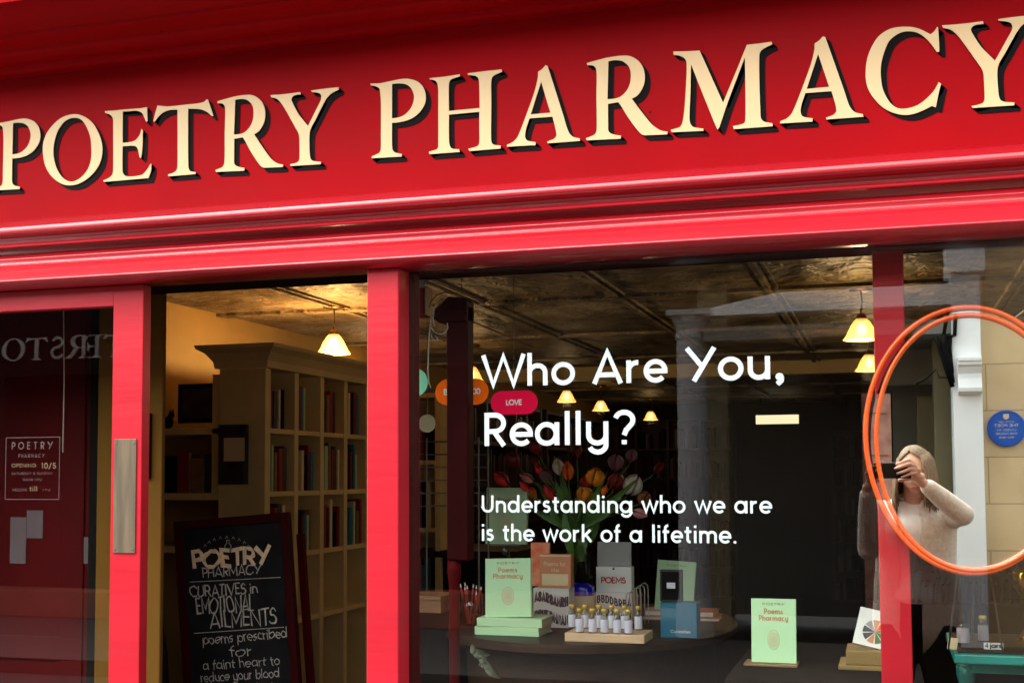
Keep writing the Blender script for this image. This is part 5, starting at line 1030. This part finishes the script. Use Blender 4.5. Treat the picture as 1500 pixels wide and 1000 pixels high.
def bottle(px0_, px1_, ytop, ylab, ybase, mt_cap, label):
    q = PZ((px0_ + px1_) / 2, ybase, RZ); w_ = (P(px1_, ybase, q.y).x - P(px0_, ybase, q.y).x) / 2; h = P(px0_, ytop, q.y).z - RZ; hl = P(px0_, ylab, q.y).z - RZ
    b = thing('small_bottle', (q.x, q.y, RZ), label, 'bottle')
    MB().lathe(q, [(0, 0), (w_, 0), (w_, hl), (w_ * .8, hl + .006), (w_ * .5, hl + .012), (w_ * .5, h * .9), (0, h * .9)], 18).build('bottle_glass', 'jar', b, smooth=True)
    MB().lathe(q, [(w_ + .0003, .003), (w_ + .0006, .004), (w_ + .0006, hl - .002), (w_ + .0003, hl - .001)], 18).build('label', 'labeld', b, smooth=True)
    MB().lathe(q, [(0, hl + .010), (w_ * .72, hl + .010), (w_ * .78, h), (0, h)], 14).build('cap', mt_cap, b, smooth=True)
M['labeld'] = mat('greyish_label', (.42, .36, .40), .7, namt=.12)
bottle(1402, 1420, 893, 918, 942, 'dark', 'small bottle with a pale label and dark cap on the teal table')
bottle(1433, 1448, 901, 914, 939, 'cork', 'small bottle with a pale label and gold cap on the teal table')
q = PZ(1456, 951, RZ); a, b = P(1441, 940, q.y), P(1470, 951, q.y)
r = thing('price_tag', ((a.x + b.x) / 2, q.y, RZ), 'small white tag with black lettering standing on the teal table', 'tag')
MB().box(a.x, b.x, q.y, q.y + .004, RZ + .0003, RZ + a.z - b.z).build('tag_card', 'white', r, bevel=.0006)
m = MB(); text(m, '4', wallmap(a.x + .003, RZ + .0042, q.y - .0002), .0105, .2, fit=.007); text(m, 'jars', wallmap(a.x + .013, RZ + .0045, q.y - .0002), .0105, .2, fit=.026); m.build('tag_lettering', 'black', r)
q = PZ(1390, 962, RZ); 
tag(MB().obox((P(1393, 962, .24).x + .003, .25, RZ + .0003), .022, .002, .028, rz=-.3, rx=-.5).build('leaning_card', 'creampaper'), 'small cream card leaning at the left end of the teal table', 'card')
q = P(1497, 862, .45); r = thing('gold_vessel', (q.x + .01, .45, RZ), 'shiny gold vessel at the right edge behind the mirror ring', 'vessel')
M['goldm'] = mat('polished_gold', (.75, .42, .06), .2, metal=1, namt=.2)
MB().lathe((q.x + .012, .45, RZ), [(0, 0), (.022, 0), (.024, .01), (.010, .03), (.012, q.z - RZ - .02), (.028, q.z - RZ), (.032, q.z - RZ + .035), (.026, q.z - RZ + .05), (.024, q.z - RZ + .05)], 24, flute=6, fl=.06).build('bowl', 'goldm', r, smooth=True)
MB().lathe((q.x + .012, .45, RZ), [(.0225, .0), (.027, .0), (.027, .004), (.0225, .005)], 24).build('foot', 'goldm', r)
# ================================================================== ACROSS THE STREET (seen in the glass and the mirror)
D = 8.0
def V(px, py, d=D):
    """a point across the street whose reflection in the window is seen at this pixel"""
    q = P(px, py, d); return Vector((q.x, -d, q.z))
B = thing('stone_building', (2.6, -9, .1), 'honey coloured ashlar building across the street with a white bracketed pilaster', 'building')
xp0, xp1 = V(1397.5, 600).x, V(1440.5, 600).x
MB().box(xp1, 7, -8.9, -8.12, .10, 4.9).build('wall', 'stone', B)
pil = MB().box(xp0, xp1, -8.4, -8.0, .10, V(1420, 400).z).build('pilaster', 'whitewash', B, bevel=.006)
zk0, zk1 = V(1420, 577).z, V(1420, 524).z
kp = [(-8.0, zk1), (-7.86, zk1), (-7.86, zk1 - .03), (-7.875, zk1 - .035), (-7.875, zk1 - .06), (-7.90, zk1 - .075), (-7.93, zk1 - .13), (-7.925, zk1 - .17), (-7.90, zk0 + .05), (-7.905, zk0 + .02), (-7.95, zk0), (-8.0, zk0)]
MB().prism_x([(y, z) for y, z in kp], V(1403, 550).x, V(1438, 550).x).build('bracket', 'whitewash', B, bevel=.003)
MB().box(xp0 - .04, xp1 + .04, -8.449, -7.93, V(1420, 400).z + .001, 4.0).build('pilaster_cap', 'whitewash', B, bevel=.006)
xq = V(1312, 600).x
# porch recess left of the pilaster
PB = thing('porch', ((xq + xp0) / 2, -9, .1), 'deep shaded porch beside the white pilaster across the street', 'porch')
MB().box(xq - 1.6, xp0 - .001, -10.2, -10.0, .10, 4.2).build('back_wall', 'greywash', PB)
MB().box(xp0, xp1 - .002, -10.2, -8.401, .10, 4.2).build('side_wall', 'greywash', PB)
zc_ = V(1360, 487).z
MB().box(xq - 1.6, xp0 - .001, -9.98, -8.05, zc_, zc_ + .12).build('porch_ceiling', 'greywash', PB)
a, b = V(1367, 560, 8.5), V(1396, 560, 8.5)
MB().box(a.x, b.x + .03, -8.7, -8.5, .1, zc_ - .001).build('pier', 'olive', PB, bevel=.01)
a, b = V(1342, 560, 9.2), V(1367, 560, 9.2)
MB().box(a.x, b.x, -9.5, -9.2, .1, V(1350, 580, 9.2).z).build('inner_pier', 'olive', PB, bevel=.01)
a, b = V(1312, 560, 9.3), V(1400, 560, 9.3)
MB().box(a.x - .3, b.x, -9.6, -9.35, V(1350, 562, 9.3).z, zc_ - .001).build('lintel', 'greywash', PB)
# entablature running to the round column
zb0, zb1 = V(1200, 454).z, V(1200, 424).z
B2 = thing('colonnade', (V(1150, 500).x, -8.3, .1), 'pale grey colonnade with a round column carrying a plain beam across the street', 'colonnade')
MB().box(V(1135, 440).x, xp0 - .001, -8.35, -8.03, zb0, zb1).build('beam', 'whitewash', B2, bevel=.006)
m = MB(); x0, x1 = V(1030, 455).x, V(1135, 440).x; v = [(x0, -8.30, zb0), (x1, -8.30, zb0), (x1, -8.30, zb1), (x0, -8.30, zb0 + .06), (x0, -8.06, zb0), (x1, -8.06, zb0), (x1, -8.06, zb1), (x0, -8.06, zb0 + .06)]
m.add(v, [(0, 1, 2, 3), (7, 6, 5, 4), (0, 4, 5, 1), (1, 5, 6, 2), (2, 6, 7, 3), (3, 7, 4, 0)]); m.build('raking_beam', 'whitewash', B2)
xc0, xc1 = V(986, 600).x, V(1031, 600).x; cxm = (xc0 + xc1) / 2; cr = (xc1 - xc0) / 2; zcap = V(1008, 452).z
MB().lathe((cxm, -8.2, 0), [(cr * 1.25, .1), (cr * 1.25, .35), (cr * 1.05, .42), (cr, .5), (cr * .98, zcap - .26), (cr * 1.06, zcap - .25), (cr * 1.06, zcap - .22), (cr * .98, zcap - .2), (cr * 1.0, zcap - .14), (cr * 1.3, zcap - .07), (cr * 1.3, zcap - .05)], 32).build('column', 'greycol', B2, auto=30)
MB().box(cxm - cr * 1.45, cxm + cr * 1.4, -8.2 - cr * 1.4, -8.2 + cr * 1.4, zcap - .05, zcap).build('abacus', 'greycol', B2, bevel=.004)
a, b = V(1030, 600, 8.6), V(1066, 600, 8.6)
tag(MB().box(a.x - .05, b.x, -8.9, -8.6, .1, 3.3).build('stone_pier', 'olive2', bevel=.01), 'brown stone pier standing behind the round column across the street', 'pier')
# weathered pink board, cables, plaque
a, b = V(1262, 577, 7.6), V(1312, 900, 7.6)
r = thing('pink_door', ((a.x + b.x) / 2, -7.6, .1), 'weathered pink painted door leaf standing open in front of the porch', 'door')
MB().box(a.x, b.x, -7.66, -7.6, .1, a.z).build('door_leaf', 'pinkboard', r, bevel=.004)
MB().box(a.x + .05, b.x - .03, -7.6, -7.594, a.z - .16, a.z - .15).box(a.x + .05, b.x - .03, -7.6, -7.594, a.z - .5, a.z - .49).build('panel_line', 'inkd', r)
MB().box(b.x, b.x + .012, -7.655, -7.605, .1, a.z + .02).build('edge_strip', 'dark', r)
for i, (pts, rr) in enumerate([([(1388, 450), (1386, 470), (1383, 490), (1392, 492), (1399, 490), (1400, 460)], .018), ([(1371, 492), (1376, 505), (1385, 535), (1396, 566)], .02), ([(1384, 490), (1383, 505), (1390, 530), (1395, 560)], .028), ([(1393, 492), (1392, 510), (1396, 545)], .014), ([(1342, 562), (1358, 553), (1372, 540), (1376, 552), (1394, 553)], .007)]):
    tag(MB().tube([V(x, y, 7.98) for x, y in pts], rr, 6).build('cable_run', 'black', smooth=True), ('black cable looped in a U at the top of the porch corner', 'black cable slanting down to the white pilaster, leftmost', 'thick black cable bundle slanting down beside the white pilaster', 'thin black cable nearest the white pilaster', 'thin black wire sagging across the porch')[i], 'cable', 'black cables on the porch corner')
p = V(1475, 627, 8.11); pr_ = .150
r = thing('blue_plaque', (p.x, -8.1, p.z - pr_), 'round blue commemorative plaque with white lettering on the stone wall', 'plaque')
MB().lathe((p.x, -8.119, p.z), [(0, .028), (pr_ * .92, .028), (pr_ * .94, .034), (pr_, .030), (pr_, .0)], 40, 'Y').build('disc', 'plaque', r, auto=30)
fnp = lambda X, Z: (lambda u, v, l: Vector((X - u, -8.0905 + l + .001, Z + v)))
m = MB(); pw = lambda s, dz, w_, cp: text(m, s, fnp(p.x + w_ / 2, p.z + dz), cp, .16, fit=w_)
pw('CITY OF', .045, .12, .015); pw('THE POET', .014, .19, .022); pw('LIVED IN', -.02, .15, .015); pw('THIS HOUSE', -.05, .17, .015); pw('1814-1828', -.08, .12, .013)
m.build('plaque_lettering', 'inkw', r)
m = MB(); m.add([(p.x + .022, -8.089, p.z + .118), (p.x - .022, -8.089, p.z + .118), (p.x - .022, -8.089, p.z + .088), (p.x, -8.089, p.z + .072), (p.x + .022, -8.089, p.z + .088)], [(0, 1, 2, 3, 4)]); m.build('crest', 'creampaper', r)
# dark bookshop opposite with its sign
a = V(180, 500)
OS = thing('opposite_shop', (-5.5, -9, .1), 'dark painted bookshop front across the street with pale serif lettering', 'shop')
MB().box(-14, V(1029, 600).x, -10.6, -10.4, .10, 4.2).build('back_wall', 'shopdark', OS)
MB().box(-14, V(1066, 600, 8.6).x + 1.9, -10.3, -8.36, 3.25, 3.35).build('shop_ceiling', 'shopdark', OS)
MB().box(-14, V(930, 500).x, -8.6, -8.2, V(0, 550).z, 3.9).build('fascia', 'shopdark', OS)
MB().box(-14, V(300, 900).x, -8.5, -8.1, .10, V(60, 866).z).build('stall_riser', 'brown2', OS)
MB().box(V(300, 900).x, V(930, 900).x, -8.5, -8.1, .10, .42).build('stall_riser', 'brown2', OS)
for x in (-10.5, -8.9, -5.2, -3.6): MB().box(x - .06, x + .06, -8.4, -8.15, .42, V(0, 550).z).build('glazing_bar', 'shopdark', OS)
MB().box(-14, 12, -9.4, -8.42, 3.95, 9.5).build('upper_wall', 'brick', OS) if False else None
LT = {}
sy = V(60, 525).z; ch = V(60, 491).z - sy
xs = {'O': V(8, 510).x, 'T2': V(42, 510).x, 'S': V(73, 510).x, 'R': V(101, 510).x, 'E': V(126, 510).x, 'T1': V(158, 510).x}
def slet(chs, xc, wd):
    m = MB(); hw = wd / 2
    if chs in GL:
        src = GL[chs]; xs_ = [q[0] for q in src[0]]; mid = (max(xs_) + min(xs_)) / 2; k = ch / 190.0
        fill_loops(m, [smooth_loop([((q[0] - mid) * k * 1.25, q[1] * k, q[2]) for q in lp]) for lp in src], lambda u, v, l: Vector((xc - u, -8.19 + l, sy + v)), .006)
    else:
        text(m, chs, lambda u, v, l: Vector((xc + hw - u, -8.185 + l, sy + v)), ch, .12, fit=wd)
    m.build('sign_letter', 'signletter', OS)
w0 = abs(xs['T2'] - xs['S'])
for c_, k in (('O', 'O'), ('T', 'T2'), ('S', 'S'), ('R', 'R'), ('E', 'E'), ('T', 'T1')): slet(c_, xs[k], ch * .68)
slet('A', xs['T1'] + w0 * 1.05, 0); slet('W', xs['T1'] + w0 * 2.3, ch * 1.0)
slet('N', xs['O'] - w0 * 1.15, ch * .75); slet('E', xs['O'] - w0 * 2.15, 0); slet('S', xs['O'] - w0 * 2.95, ch * .5)
UB = thing('terrace_upper', (-2, -9.6, 3.4), 'plain brick upper wall, kept low for the light, above the shops across the street', 'building')
MB().box(-14, xp1 - .001, -10.2, -8.45, 3.92, 4.7).build('wall', 'brick', UB)  # unseen; height kept low so sky light reaches the window display
MB().box(-14, xp1 - .001, -10.25, -8.38, 4.7, 4.8).build('coping', 'greywash', UB)
# ================================================================== THE PHOTOGRAPHER
def skin_obj(name, chains, material, parent, sub=2, vox=.007):
    """limbs as joints with a radius each, swept into tapering solids and fused into one skin"""
    mb = MB(); pos = {}
    for ch_ in chains:
        for key, co, r_ in ch_:
            if r_ and key not in pos: pos[key] = (Vector(co), Vector(r_) if isinstance(r_, tuple) else Vector((r_, r_)))
    for ch_ in chains:
        js = [pos[k[0]] for k in ch_]
        wide = [max(j[1]) for j in js]
        for i, (p, r_) in enumerate(js):
            mb.ball(p, r_[0], r_[1], min(r_) if r_[0] != r_[1] else r_[0], 20, 12)
            if i == len(js) - 1: break
            q, rq = js[i + 1]; n = 6
            d = (q - p); L = d.length
            if L < 1e-5: continue
            if abs(d.normalized().z) > .8:      # upright: flattened rings
                v = []
                for k in range(n + 1):
                    t = k / n; e = t * t * (3 - 2 * t); c = p.lerp(q, t); rr = r_.lerp(rq, e)
                    v += [c + Vector((rr.x * math.cos(2 * math.pi * m / 24), rr.y * math.sin(2 * math.pi * m / 24), 0)) for m in range(24)]
                mb.add(v, [(k * 24 + m, k * 24 + (m + 1) % 24, (k + 1) * 24 + (m + 1) % 24, (k + 1) * 24 + m) for k in range(n) for m in range(24)] + [tuple(range(24))[::-1], tuple(n * 24 + m for m in range(24))])
            else:
                mb.tube([p.lerp(q, k / n) for k in range(n + 1)], [(min(r_) * (1 - k / n) + min(rq) * k / n) for k in range(n + 1)], 16)
    o = mb.build(name, material, parent)
    rm = o.modifiers.new('one_surface', 'REMESH'); rm.mode = 'VOXEL'; rm.voxel_size = vox; rm.use_smooth_shade = True
    sm = o.modifiers.new('soften', 'SMOOTH'); sm.factor = .5; sm.iterations = sub * 3
    dg = bpy.context.evaluated_depsgraph_get(); dg.update(); me2 = bpy.data.meshes.new_from_object(o.evaluated_get(dg)); me2.name = name
    o.modifiers.clear(); o.data = me2
    for p_ in me2.polygons: p_.use_smooth = True
    return o
HX, HY, HZ = .125, -3.06, 1.508           # head centre
G = .0
PN = thing('person', (.11, -3.15, G), 'woman with long blonde hair in a beige cardigan holding up a black phone', 'person')
nk = (.115, -3.10, 1.385); sR = (.265, -3.14, 1.315); eR = (.312, -2.985, 1.322); wR = (.150, -2.885, 1.462)
sL = (-.035, -3.14, 1.315); eL = (-.085, -3.02, 1.165); wL = (-.085, -2.87, 1.445)
chest, belly, pelv = (.115, -3.14, 1.24), (.115, -3.14, 1.06), (.115, -3.15, .92)
body_ch = [[('p', pelv, (.15, .105)), ('b', belly, (.125, .09)), ('c', chest, (.15, .105)), ('u', (.115, -3.13, 1.315), (.095, .070)), ('n', nk, .050), ('h', (.12, -3.075, 1.46), .052)],
           [('c', chest, .13), ('sr', sR, .055), ('ur', ((sR[0] + eR[0]) / 2, (sR[1] + eR[1]) / 2, 1.322), .045), ('er', eR, .038), ('fr', (.230, -2.93, 1.395), .038), ('wr', wR, .022)],
           [('c', chest, .13), ('sl', sL, .055), ('ul', ((sL[0] + eL[0]) / 2 - .02, (sL[1] + eL[1]) / 2, 1.25), .045), ('el', eL, .038), ('fl', (-.09, -2.94, 1.30), .034), ('wl', wL, .022)],
           [('p', pelv, .13), ('hr', (.20, -3.15, .86), .09), ('kr', (.215, -3.13, .48), .055), ('ar', (.22, -3.17, .10), .038), ('tr', (.225, -3.05, .035), .032)],
           [('p', pelv, .13), ('hl', (.03, -3.15, .86), .09), ('kl', (.015, -3.12, .48), .055), ('al', (.01, -3.16, .10), .038), ('tl', (.0, -3.04, .035), .032)]]
# hands: five fingers each, the right one folded over the phone's end, the left one under its other end
PHX0, PHX1, PHY, PHZ0, PHZ1 = -.058, .100, -2.836, 1.483, 1.553
handR = [[('wr', wR, .022), ('pr1', (.125, -2.868, 1.492), (.034, .020)), ('pr2', (.108, -2.850, 1.515), (.033, .017))]]
for i, (bx_, bz_, k1, k2, tip, r_) in enumerate([((.112), 1.548, (.090, -2.815, 1.563), (.060, -2.812, 1.553), (.040, -2.818, 1.546), .0082), ((.116), 1.536, (.092, -2.808, 1.545), (.058, -2.806, 1.534), (.034, -2.814, 1.527), .0084),
                                               ((.118), 1.522, (.096, -2.810, 1.524), (.066, -2.808, 1.512), (.044, -2.816, 1.506), .0080), ((.118), 1.508, (.100, -2.815, 1.505), (.078, -2.812, 1.496), (.062, -2.818, 1.490), .0068)]):
    handR.append([('pr2', (.108, -2.850, 1.515), (.030, .014)), ('fr%d0' % i, (bx_, -2.832, bz_), r_ * 1.15), ('fr%d1' % i, k1, r_), ('fr%d2' % i, k2, r_ * .92), ('fr%d3' % i, tip, r_ * .78)])
handR.append([('pr1', (.125, -2.868, 1.492), (.028, .016)), ('tr1', (.098, -2.878, 1.485), .011), ('tr2', (.072, -2.872, 1.480), .0095), ('tr3', (.050, -2.858, 1.4745), .0085)])
handL = [[('wl', wL, .022), ('pl1', (-.068, -2.862, 1.466), (.026, .015)), ('pl2', (-.062, -2.855, 1.482), (.026, .012))]]
for i, (k0, k1, k2, tip, r_) in enumerate([((-.068, -2.853, 1.503), (-.072, -2.842, 1.520), (-.070, -2.829, 1.531), (-.061, -2.824, 1.537), .0078), ((-.076, -2.858, 1.498), (-.083, -2.848, 1.512), (-.082, -2.836, 1.520), (-.074, -2.828, 1.524), .0078),
                                             ((-.080, -2.866, 1.488), (-.090, -2.858, 1.498), (-.090, -2.846, 1.505), (-.083, -2.836, 1.508), .0074), ((-.080, -2.873, 1.478), (-.090, -2.868, 1.484), (-.091, -2.858, 1.488), (-.085, -2.850, 1.490), .0064)]):
    handL.append([('pl2', (-.062, -2.855, 1.482), (.026, .012)), ('fl%d0' % i, k0, r_ * 1.1), ('fl%d1' % i, k1, r_), ('fl%d2' % i, k2, r_ * .9), ('fl%d3' % i, tip, r_ * .78)])
handL.append([('pl1', (-.068, -2.862, 1.466), (.026, .015)), ('tl1', (-.050, -2.868, 1.474), .010), ('tl2', (-.032, -2.862, 1.475), .009), ('tl3', (-.016, -2.852, 1.4740), .008)])
bo_ = skin_obj('body', body_ch + handR + handL, 'skin', PN, sub=0, vox=.0032)
# head joined into the same skin
hm = Matrix.Rotation(R(16), 3, 'Z') @ Matrix.Rotation(R(-8), 3, 'Y') @ Matrix.Rotation(R(-8), 3, 'X')
bm = bmesh.new(); bm.from_mesh(bo_.data)
NS, NR = 40, 30; vv = []
def face_pt(th, ph):
    """th 0 top..pi chin side, ph 0 = front (+Y)"""
    x = math.sin(th) * math.sin(ph); y = math.sin(th) * math.cos(ph); z = math.cos(th)
    X, Y_, Z = x * .074, y * .092, z * .112
    if z < 0: s = 1 - .34 * (-z) ** 1.3; X *= s; Y_ *= (1 - .16 * (-z)) if y > 0 else (1 - .45 * (-z))
    if y > 0:
        fx_ = X / .074; fz = Z
        g = lambda cx_, cz_, sx, sz: math.exp(-((X - cx_) / sx) ** 2 - ((fz - cz_) / sz) ** 2)
        Y_ += .024 * g(0, -.022, .010, .016) + .010 * g(0, .002, .007, .02)          # nose
        Y_ -= .010 * (g(.030, .004, .015, .011) + g(-.030, .004, .015, .011))          # eye sockets
        Y_ += .005 * (g(.030, .020, .02, .007) + g(-.030, .020, .02, .007))            # brow
        Y_ += .007 * g(0, -.056, .017, .007) + .008 * g(0, -.085, .02, .012) + .004 * (g(.036, -.03, .018, .018) + g(-.036, -.03, .018, .018))
    return X, Y_, Z
off = WL[PN.name]; hc = Vector((HX, HY, HZ))
rows_ = []
for i in range(NR + 1):
    row = []
    for k in range(NS):
        q = hm @ Vector(face_pt(math.pi * i / NR, 2 * math.pi * k / NS)); row.append(bm.verts.new(hc + q - off))
    rows_.append(row)
for i in range(NR):
    for k in range(NS): bm.faces.new((rows_[i][k], rows_[i][(k + 1) % NS], rows_[i + 1][(k + 1) % NS], rows_[i + 1][k]))
for sx in (-1, 1):     # ears
    mtx = Matrix.Translation(hc - off + hm @ Vector((sx * .074, -.008, -.012))) @ hm.to_4x4() @ Matrix.Diagonal((.008, .017, .029, 1)); bmesh.ops.create_uvsphere(bm, u_segments=12, v_segments=8, radius=1, matrix=mtx)
bm.to_mesh(bo_.data); bm.free()
bm = bmesh.new(); bm.from_mesh(bo_.data); bmesh.ops.recalc_face_normals(bm, faces=bm.faces); bm.to_mesh(bo_.data); bm.free()
rm = bo_.modifiers.new('one_surface', 'REMESH'); rm.mode = 'VOXEL'; rm.voxel_size = .0032; rm.use_smooth_shade = True
sm = bo_.modifiers.new('soften', 'SMOOTH'); sm.factor = .5; sm.iterations = 3
def hp(x, y, z): return hc + hm @ Vector((x, y, z))
for sx in (-1, 1):
    MB().tube([hp(sx * .016, .0835, .003), hp(sx * .030, .086, -.001), hp(sx * .044, .076, .003)], [.0012, .0022, .0012], 6).build('eye', 'eye', PN, smooth=True)
    MB().tube([hp(sx * .014, .093, .022), hp(sx * .030, .092, .027), hp(sx * .048, .078, .021)], [.0015, .0026, .0012], 6).build('eyebrow', 'hair', PN, smooth=True)
MB().tube([hp(-.022, .082, -.056), hp(-.008, .090, -.053), hp(0, .0905, -.055), hp(.008, .090, -.053), hp(.022, .082, -.056)], [.001, .0038, .003, .0038, .001], 8).tube([hp(-.018, .082, -.061), hp(0, .089, -.063), hp(.018, .082, -.061)], [.001, .0042, .001], 8).build('lips', 'lip', PN, smooth=True)
for tip in ((.040, -2.818, 1.546), (.034, -2.814, 1.527), (.044, -2.816, 1.506), (.062, -2.818, 1.490)): MB().ball((tip[0] - .001, tip[1] + .0056, tip[2]), .0052, .0022, .0040, 10, 6).build('fingernail', 'nail', PN, smooth=True)
# hair: cap plus long locks over both shoulders
hb = MB()
def hair_pt(th, ph, g=1.0):
    X, Y_, Z = face_pt(min(th, 2.2), ph); q = Vector((X, Y_, Z)); q = Vector((X * 1.13 + .0, min(Y_ * 1.10, .098) - .004, Z * 1.09 + .004)); return q
rows2 = []
for i in range(15):
    th = .02 + 1.75 * i / 14
    for k in range(32):
        ph = R(38) + (2 * math.pi - R(76)) * k / 31
        op = R(48) * max(0, min(1, (th - .62) / .45)) ** .6 if th > .62 else 0
        ph = op + (2 * math.pi - 2 * op) * k / 31
        q = hair_pt(th, ph); jit = .002 * math.sin(k * 2.3 + i * .4); rows2.append(hp(*(q * (1 + jit * 8))))
nk2 = 32; hb.add(rows2, [(i * nk2 + k, i * nk2 + k + 1, (i + 1) * nk2 + k + 1, (i + 1) * nk2 + k) for i in range(14) for k in range(nk2 - 1)])
random.seed(11)
for i in range(120):
    ph = R(45) + (2 * math.pi - R(90)) * (i + random.random()) / 120; q = hair_pt(1.25, ph); a = hp(*q)
    d = Vector((a.x - hc.x, a.y - hc.y, 0)).normalized(); ln = random.uniform(.17, .235); wv = random.uniform(.0, .012)
    if a.y > hc.y + .02: ln *= .95
    b1 = a + d * .010 + Vector((0, 0, -.06)); b2 = a + d * (.008 + wv) + Vector((random.uniform(-.006, .006), 0, -ln * .6)); b3 = a + d * (.002 + wv) + Vector((random.uniform(-.012, .012), random.uniform(-.004, .01), -ln))
    hb.tube([hp(*hair_pt(.9, ph)), a, b1, b2, b3], [.005, .0085, .009, .008, .0015], 6)
hb.build('hair', 'hair', PN, smooth=True)
# clothes
skin_obj('cotton_top', [[('a', (.115, -3.14, .97), (.150, .112)), ('b', (.115, -3.14, 1.08), (.142, .106)), ('c', (.115, -3.132, 1.24), (.166, .124)), ('d', (.115, -3.128, 1.315), (.125, .088)), ('e', (.115, -3.112, 1.352), (.068, .060))]], 'top', PN, sub=2)
kn = [[('a', (.115, -3.165, .80), (.195, .125)), ('b', (.115, -3.165, .95), (.185, .122)), ('c', (.115, -3.150, 1.10), (.172, .130)), ('d', (.115, -3.142, 1.24), (.180, .138)), ('e', (.115, -3.138, 1.325), (.130, .096))]]
kn += [[('d', (0, 0, 0), 0), ('s' + s_k, sv, (.066, .066)), ('m' + s_k, tuple((a + b) / 2 for a, b in zip(sv, ev)), .052), ('e' + s_k, ev, .047), ('f' + s_k, tuple(a * .5 + b * .5 for a, b in zip(ev, wv_)), .041), ('w' + s_k, tuple(a * .14 + b * .86 for a, b in zip(ev, wv_)), .033)] for s_k, sv, ev, wv_ in (('R', sR, eR, wR), ('L', sL, eL, wL))]
kd = skin_obj('cardigan', kn, 'knit', PN, sub=2)
# open the cardigan down the front so the top shows
bm = bmesh.new(); bm.from_mesh(kd.data); o_ = WL[PN.name]
dl_ = [f for f in bm.faces if abs((f.calc_center_median() + o_).x - .088) < .047 + .02 * max(0, (f.calc_center_median() + o_).z - 1.2) and (f.calc_center_median() + o_).y > -3.13 and (f.calc_center_median() + o_).z < 1.39]
bmesh.ops.delete(bm, geom=dl_, context='FACES'); bm.to_mesh(kd.data); bm.free()
sd_ = kd.modifiers.new('thick', 'SOLIDIFY'); sd_.thickness = .008; sd_.offset = 0
skin_obj('trousers', [[('p', (.115, -3.15, .95), (.158, .112)), ('q', (.115, -3.15, .88), (.15, .11)), ('hr', (.20, -3.15, .80), .100), ('kr', (.215, -3.13, .48), .068), ('ar', (.22, -3.165, .13), .052)],
                      [('q', (.115, -3.15, .88), .11), ('hl', (.03, -3.15, .80), .100), ('kl', (.015, -3.12, .48), .068), ('al', (.01, -3.155, .13), .052)]], 'trouser', PN, sub=2)
for x0_, y0_ in ((.222, -3.12), (.006, -3.11)): MB().ball((x0_, y0_, .045), .042, .125, .045, 16, 10).build('shoe', 'black', PN, smooth=True)
# necklace-like cardigan cord
MB().tube([(.045, -3.022, 1.27), (.035, -3.018, 1.23), (.058, -3.005, 1.19), (.066, -3.004, 1.22), (.060, -3.01, 1.25)], .0022, 6).build('cord', 'charcoal', PN, smooth=True)
ph_ = thing('mobile_phone', ((PHX0 + PHX1) / 2, PHY, PHZ0), 'black mobile phone held up sideways in front of the woman', 'phone')
MB().box(PHX0, PHX1, PHY - .004, PHY + .004, PHZ0, PHZ1).build('phone_case', 'phone', ph_, bevel=.003)
MB().box(PHX0 + .003, PHX1 - .003, PHY - .0046, PHY - .0041, PHZ0 + .003, PHZ1 - .003).build('screen', 'phone', ph_)
for dx_, dz_ in ((.012, -.014), (.012, -.034), (.030, -.024)): MB().lathe((PHX0 + dx_, PHY + .0042, PHZ1 + dz_), [(0, .0008), (.005, .0008), (.006, 0)], 16, 'Y').build('lens', 'steel', ph_, smooth=True)
